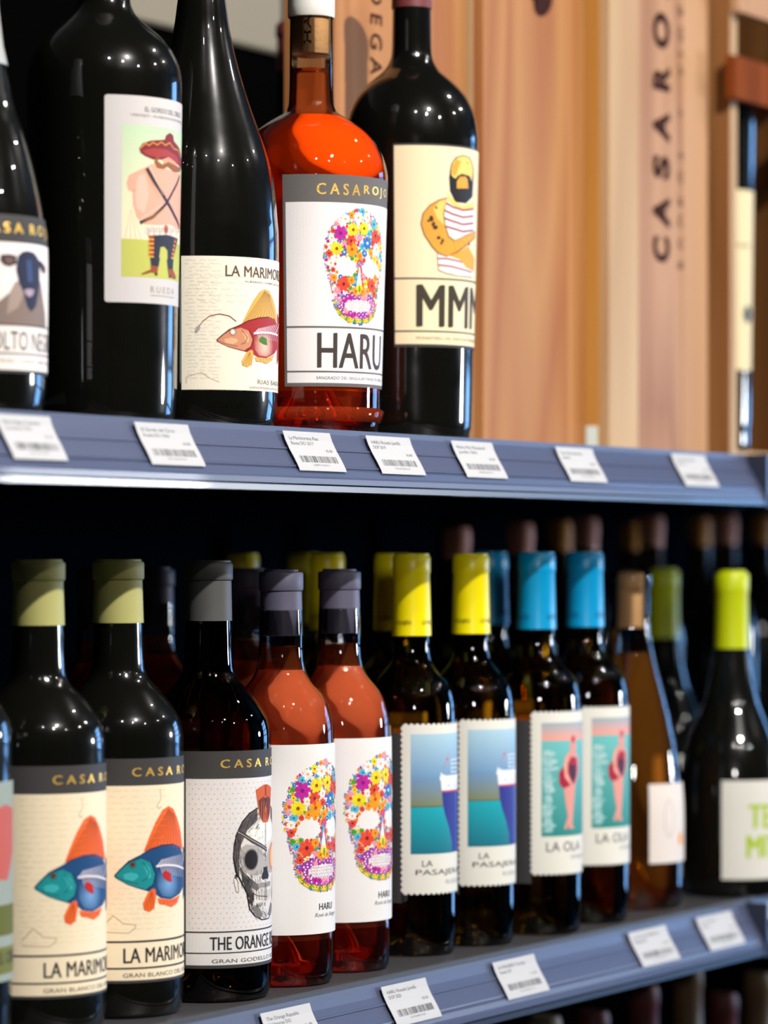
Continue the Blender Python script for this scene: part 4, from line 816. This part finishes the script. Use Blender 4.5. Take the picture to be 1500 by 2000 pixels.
z = lambda y, x=556: M3.z(x, y); A = Art(); GB = srgb(104, 100, 98); A.rect(M3.u(-21.7), M3.u(101), z(754.5), z(341), GB, 0); lab = A.build('label', INK, m3, M3.wrap, .0003, .0025)
A = Art(); A.rect(M3.u(-19.5), M3.u(99), z(747.5), z(395), srgb(240, 234, 234), 1)
for yy, t in ((638.5, 3.6), (725.5, 3.4)): A.rect(M3.u(-20), M3.u(99.5), z(yy+t/2), z(yy-t/2), GB, 2)
flower_skull(A, M3.u(40), M3.z(702, 407), (M3.z(702, 407)-M3.z(702, 632))/224, 11); A.build('picture', INK, lab, M3.wrap, .0003, .0025)
A = Art(); A.text('HARU', M3.u(5), M3.u(74), M3.z(625, 718), M3.z(625, 649), srgb(66, 58, 54), 3, .02); A.text('SANGRADO DEL SINGULAR PARAJE DE JUMILLA', M3.u(4), M3.u(80), M3.z(620, 742), M3.z(620, 734), srgb(110, 104, 102), 3)
A.build('lettering', INK, lab, M3.wrap, .0003, .0025)
A = Art(); A.text('C A S A', M3.u(4.2), M3.u(39), M3.z(625, 379), M3.z(625, 357), (1, 1, 1), 2, .035); A.text('R O J O', M3.u(43), M3.u(78), M3.z(625, 379), M3.z(625, 357), (1, 1, 1), 2, .035); A.build('foil_lettering', FOIL, lab, M3.wrap, .0003, .0025)
# striped shirt man magnum
M4 = Bot(804, 131, 1.368, UP); yb = M4.ybase
PR_M4 = [(114, yb-2), (117, yb-20), (119, 780), (123, 600), (127, 420), (130, 300), (130.5, 275), (128, 250), (122, 222), (108, 192), (90, 170), (70, 152), (54, 138), (43, 120), (39, 100), (38, 60), (37.5, 0), (37, -60)]
m4 = mk(M4, 'black magnum with cream label of a bearded man in a striped vest'); glass(M4, m4, body_prof(M4, PR_M4), GLASS_K); capsule(M4, m4, 'wine', -92, -60, 18, 36, 42, 38.5, 39.5)
z = lambda y, x=770: M4.z(x, y); A = Art(); A.rect(M4.u(-16), M4.u(114), z(677), z(280), CHAR, 0); lab = A.build('label', INK, m4, M4.wrap, .0003, .0025)
A = Art(); CM = srgb(243, 226, 186); A.rect(M4.u(-15), M4.u(112), z(671.5), z(284), CM, 1)
for yy, t in ((543.5, 3.2), (646.5, 3)): A.rect(M4.u(-15.5), M4.u(113), z(yy+t/2), z(yy-t/2), DK, 2)
q0 = Q(660, 0); q1 = Q(660, 450); um = M4.u(78)
def SP(pts, col, lay, q=q0): A.poly(pp(M4, q, pts), col, lay)
OR = srgb(232, 160, 60); YL = srgb(240, 205, 110)
SP([(820, 1230), (830, 1190), (860, 1150), (910, 1135), (960, 1150), (985, 1200), (995, 1250), (990, 1440), (940, 1490), (860, 1480), (820, 1400), (812, 1300)], srgb(30, 30, 34), 3)
SP([(828, 1230), (838, 1190), (868, 1155), (912, 1142), (955, 1155), (980, 1205), (988, 1255), (980, 1330), (965, 1290), (910, 1275), (870, 1310), (845, 1300), (828, 1280)], YL, 3.8)
SP([(832, 1230), (840, 1200), (870, 1160), (890, 1200), (860, 1290), (835, 1280)], OR, 4.2); SP([(870, 1310), (890, 1290), (945, 1290), (955, 1380), (870, 1380)], OR, 4.4)
A.ell(*M4.P(*q0([(890, 1185)])[0]), .0009, .0006, srgb(40, 50, 40), 5, 8); A.ell(*M4.P(*q0([(945, 1195)])[0]), .0011, .0006, srgb(40, 50, 40), 5, 8)
SP([(850, 1330), (870, 1290), (905, 1272), (950, 1285), (972, 1330), (955, 1320), (930, 1292), (890, 1295), (868, 1330)], srgb(30, 30, 34), 5)
SP([(800, 1400), (820, 1440), (900, 1510), (990, 1490), (1005, 1470), (1000, 1540), (900, 1540), (810, 1480)], YL, 3.5)
SP([(775, 1450), (800, 1470), (850, 1510), (930, 1540), (1000, 1520), (1018, 1600), (1015, 1720), (900, 1760), (815, 1730), (785, 1640)], srgb(240, 232, 228), 4)
for i in range(4): A.line(pp(M4, q0, [(778, 1480+i*58), (840, 1515+i*52), (920, 1540+i*52), (1000, 1530+i*52)]), .0016, srgb(150, 40, 75), 4.8)
SP([(800, 1445), (740, 1460), (670, 1500), (620, 1560), (605, 1640), (630, 1720), (690, 1810), (740, 1860), (800, 1880), (880, 1850), (960, 1790), (1015, 1740), (1015, 1690), (940, 1720), (860, 1760), (820, 1730), (790, 1650), (780, 1560)], srgb(90, 70, 40), 5)
SP([(800, 1452), (742, 1468), (676, 1506), (628, 1562), (613, 1640), (637, 1716), (696, 1804), (744, 1852), (800, 1872), (875, 1842), (955, 1784), (1010, 1735), (1010, 1698), (940, 1728), (855, 1768), (812, 1735), (782, 1650), (772, 1560)], OR, 5.4)
SP([(740, 1475), (790, 1460), (770, 1560), (780, 1650), (730, 1600), (700, 1530)], YL, 5.8)
SP([(560+245, 1870), (880, 1850), (960, 1800), (1015, 1900), (1010, 1990), (950, 1960), (900, 1900)], OR, 5)
for x, y, s_ in ((685, 1600, 1.2), (700, 1640, 1), (715, 1665, 1.1), (665, 1615, .7), (740, 1740, .9), (770, 1760, .8), (760, 1780, .7), (720, 1520, .6), (970, 1790, .7)): A.ell(*M4.P(*q0([(x, y)])[0]), .0016*s_, .0022*s_, srgb(55, 45, 25), 6.2, 7, x)
for i in range(4): A.line(pp(M4, q0, [(850+i*30, 1770-i*10), (870+i*32, 1840-i*22)]), .0004, srgb(190, 110, 35), 6.2)
SP([(730, 165), (800, 190), (880, 165), (960, 230), (1005, 235), (1000, 340), (880, 330), (750, 290)], srgb(240, 232, 228), 4, q1)
for a in ([(735, 205), (800, 205), (870, 220), (940, 238)], [(740, 252), (830, 262), (920, 285), (995, 308)]): A.line(pp(M4, q1, a), .0013, srgb(150, 40, 75), 4.8)
A.line(pp(M4, q1, [(730, 165), (738, 290), (800, 315), (880, 332), (1000, 346)]), .0005, srgb(90, 80, 70), 4.8)
A.build('picture', INK, lab, M4.wrap, .0003, .0025)
A = Art(); A.text('MMM', M4.u(5), M4.u(91), M4.z(820, 637), M4.z(820, 555.5), srgb(60, 54, 42), 3, .035); A.text('MONASTRELL DEL SINGULAR PARAJE DE JUMILLA', M4.u(4), M4.u(98), M4.z(820, 664.5), M4.z(820, 656.5), srgb(125, 112, 85), 3)
A.build('lettering', INK, lab, M4.wrap, .0003, .0025)
# sheep label bottle at the left edge
M0 = Bot(-58, 150, 1.357, UP); yb = M0.ybase
PR_M0 = [(143, yb-2), (147, yb-18), (149, 700), (150, 500), (144, 430), (134, 373), (119, 307), (103, 253), (88, 213), (74, 149), (62, 88), (54, 20), (48, -40), (46, -100)]
m0 = mk(M0, 'black sparkling wine bottle with sheep label at the left edge'); glass(M0, m0, body_prof(M0, PR_M0), GLASS_K)
pf = M0.prof([(72, 128), (72.5, 125), (64, 88), (56, 20), (51, -40), (48, -95), (40, -100)]); pf.append((0, pf[-1][1])); link('foil_capsule', lathe_mesh(pf, 48), m0, CAPS['foil'])
A = Art(); z = lambda y: M0.z(0, y); A.rect(M0.u(-25), M0.u(112), z(727), z(416), CHAR, 0); lab = A.build('label', INK, m0, M0.wrap, .0003, .0025)
A = Art(); A.rect(M0.u(-23), M0.u(110), z(721), z(471), srgb(238, 230, 224), 1)
for yy in (633, 689): A.rect(M0.u(-23), M0.u(110), z(yy+1.5), z(yy-1.5), DK, 2)
q1 = Q(0, 400)
def SP(pts, col, lay, q=q1): A.poly(pp(M0, q, pts), col, lay)
SP([(-120, 868), (-60, 740), (60, 640), (100, 560), (285, 560), (305, 700), (320, 800), (325, 900), (200, 880)], srgb(130, 112, 104), 2); SP([(60, 640), (100, 560), (180, 600), (120, 750), (40, 800)], srgb(160, 142, 132), 2.4)
FACE = srgb(38, 42, 66); SP([(120, 370), (150, 340), (190, 332), (235, 345), (265, 385), (275, 440), (278, 560), (268, 640), (250, 740), (215, 780), (185, 740), (160, 640), (125, 560), (105, 470)], FACE, 3)
SP([(110, 370), (60, 358), (0, 362), (-10, 400), (20, 440), (60, 450), (110, 430)], srgb(60, 46, 52), 3.4); SP([(20, 385), (60, 378), (95, 390), (80, 425), (40, 430)], srgb(110, 84, 84), 3.8)
SP([(265, 395), (300, 420), (322, 460), (315, 505), (295, 490), (270, 440)], srgb(56, 44, 54), 3.4)
SP([(165, 620), (200, 610), (238, 620), (225, 660), (200, 672), (175, 650)], srgb(170, 150, 165), 4); SP([(180, 400), (215, 400), (225, 560), (190, 560)], srgb(55, 75, 118), 3.6)
A.build('picture', INK, lab, M0.wrap, .0003, .0025)
A = Art(); A.text('MOLTO NEGRE', M0.u(6), M0.u(88), z(682), z(645), DK, 3, .01); A.text('BLANC D\'ÀVEC • CAVA • BRUT NATURE', M0.u(-2), M0.u(96), z(707), z(698), srgb(140, 130, 125), 3); A.build('lettering', INK, lab, M0.wrap, .0003, .0025)
A = Art(); A.text('C A S A  R O J O', M0.u(2), M0.u(90), z(459), z(432), (1, 1, 1), 2, .035); A.build('foil_lettering', FOIL, lab, M0.wrap, .0003, .0025)
# second row magnum and the bottle in the crate
def copy_plain(src, keep, cx, Y, label, sc_=1):
    X, Z = at(cx, Y); o = src.copy(); C.objects.link(o); o.location = (X, Y, EYE+UP); o['label'] = label; o.scale = (sc_,)*3
    for k in children(src):
        if k.name.split('.')[0] in keep: copy_tree(k, o)
    return o
copy_plain(m4, ('glass_body', 'capsule', 'label'), 575, 1.640, 'dark magnum with red capsule in the second row behind the orange magnum')
M5 = Bot(1397, 78, 1.428, UP); yb = M5.ybase
m5 = mk(M5, 'black bottle with a cream label standing in the open wooden crate'); m5.location.z += .0127
glass(M5, m5, body_prof(M5, [(h*.60, y) for h, y in PR_M4]), GLASS_K); capsule(M5, m5, 'wine', -60, -35, 40, 23, 28, 24, 25)
A = Art(); A.rect(M5.u(-60), M5.u(74), .082, .262, srgb(225, 208, 165), 0); lab = A.build('label', INK, m5, M5.wrap, .0003, .0025)
A = Art(); A.rect(M5.u(30), M5.u(60), .205, .208, srgb(150, 140, 110)); A.ell(M5.u(58), .138, .008, .009, srgb(60, 75, 75)); A.build('picture', INK, lab, M5.wrap, .0003, .0025)
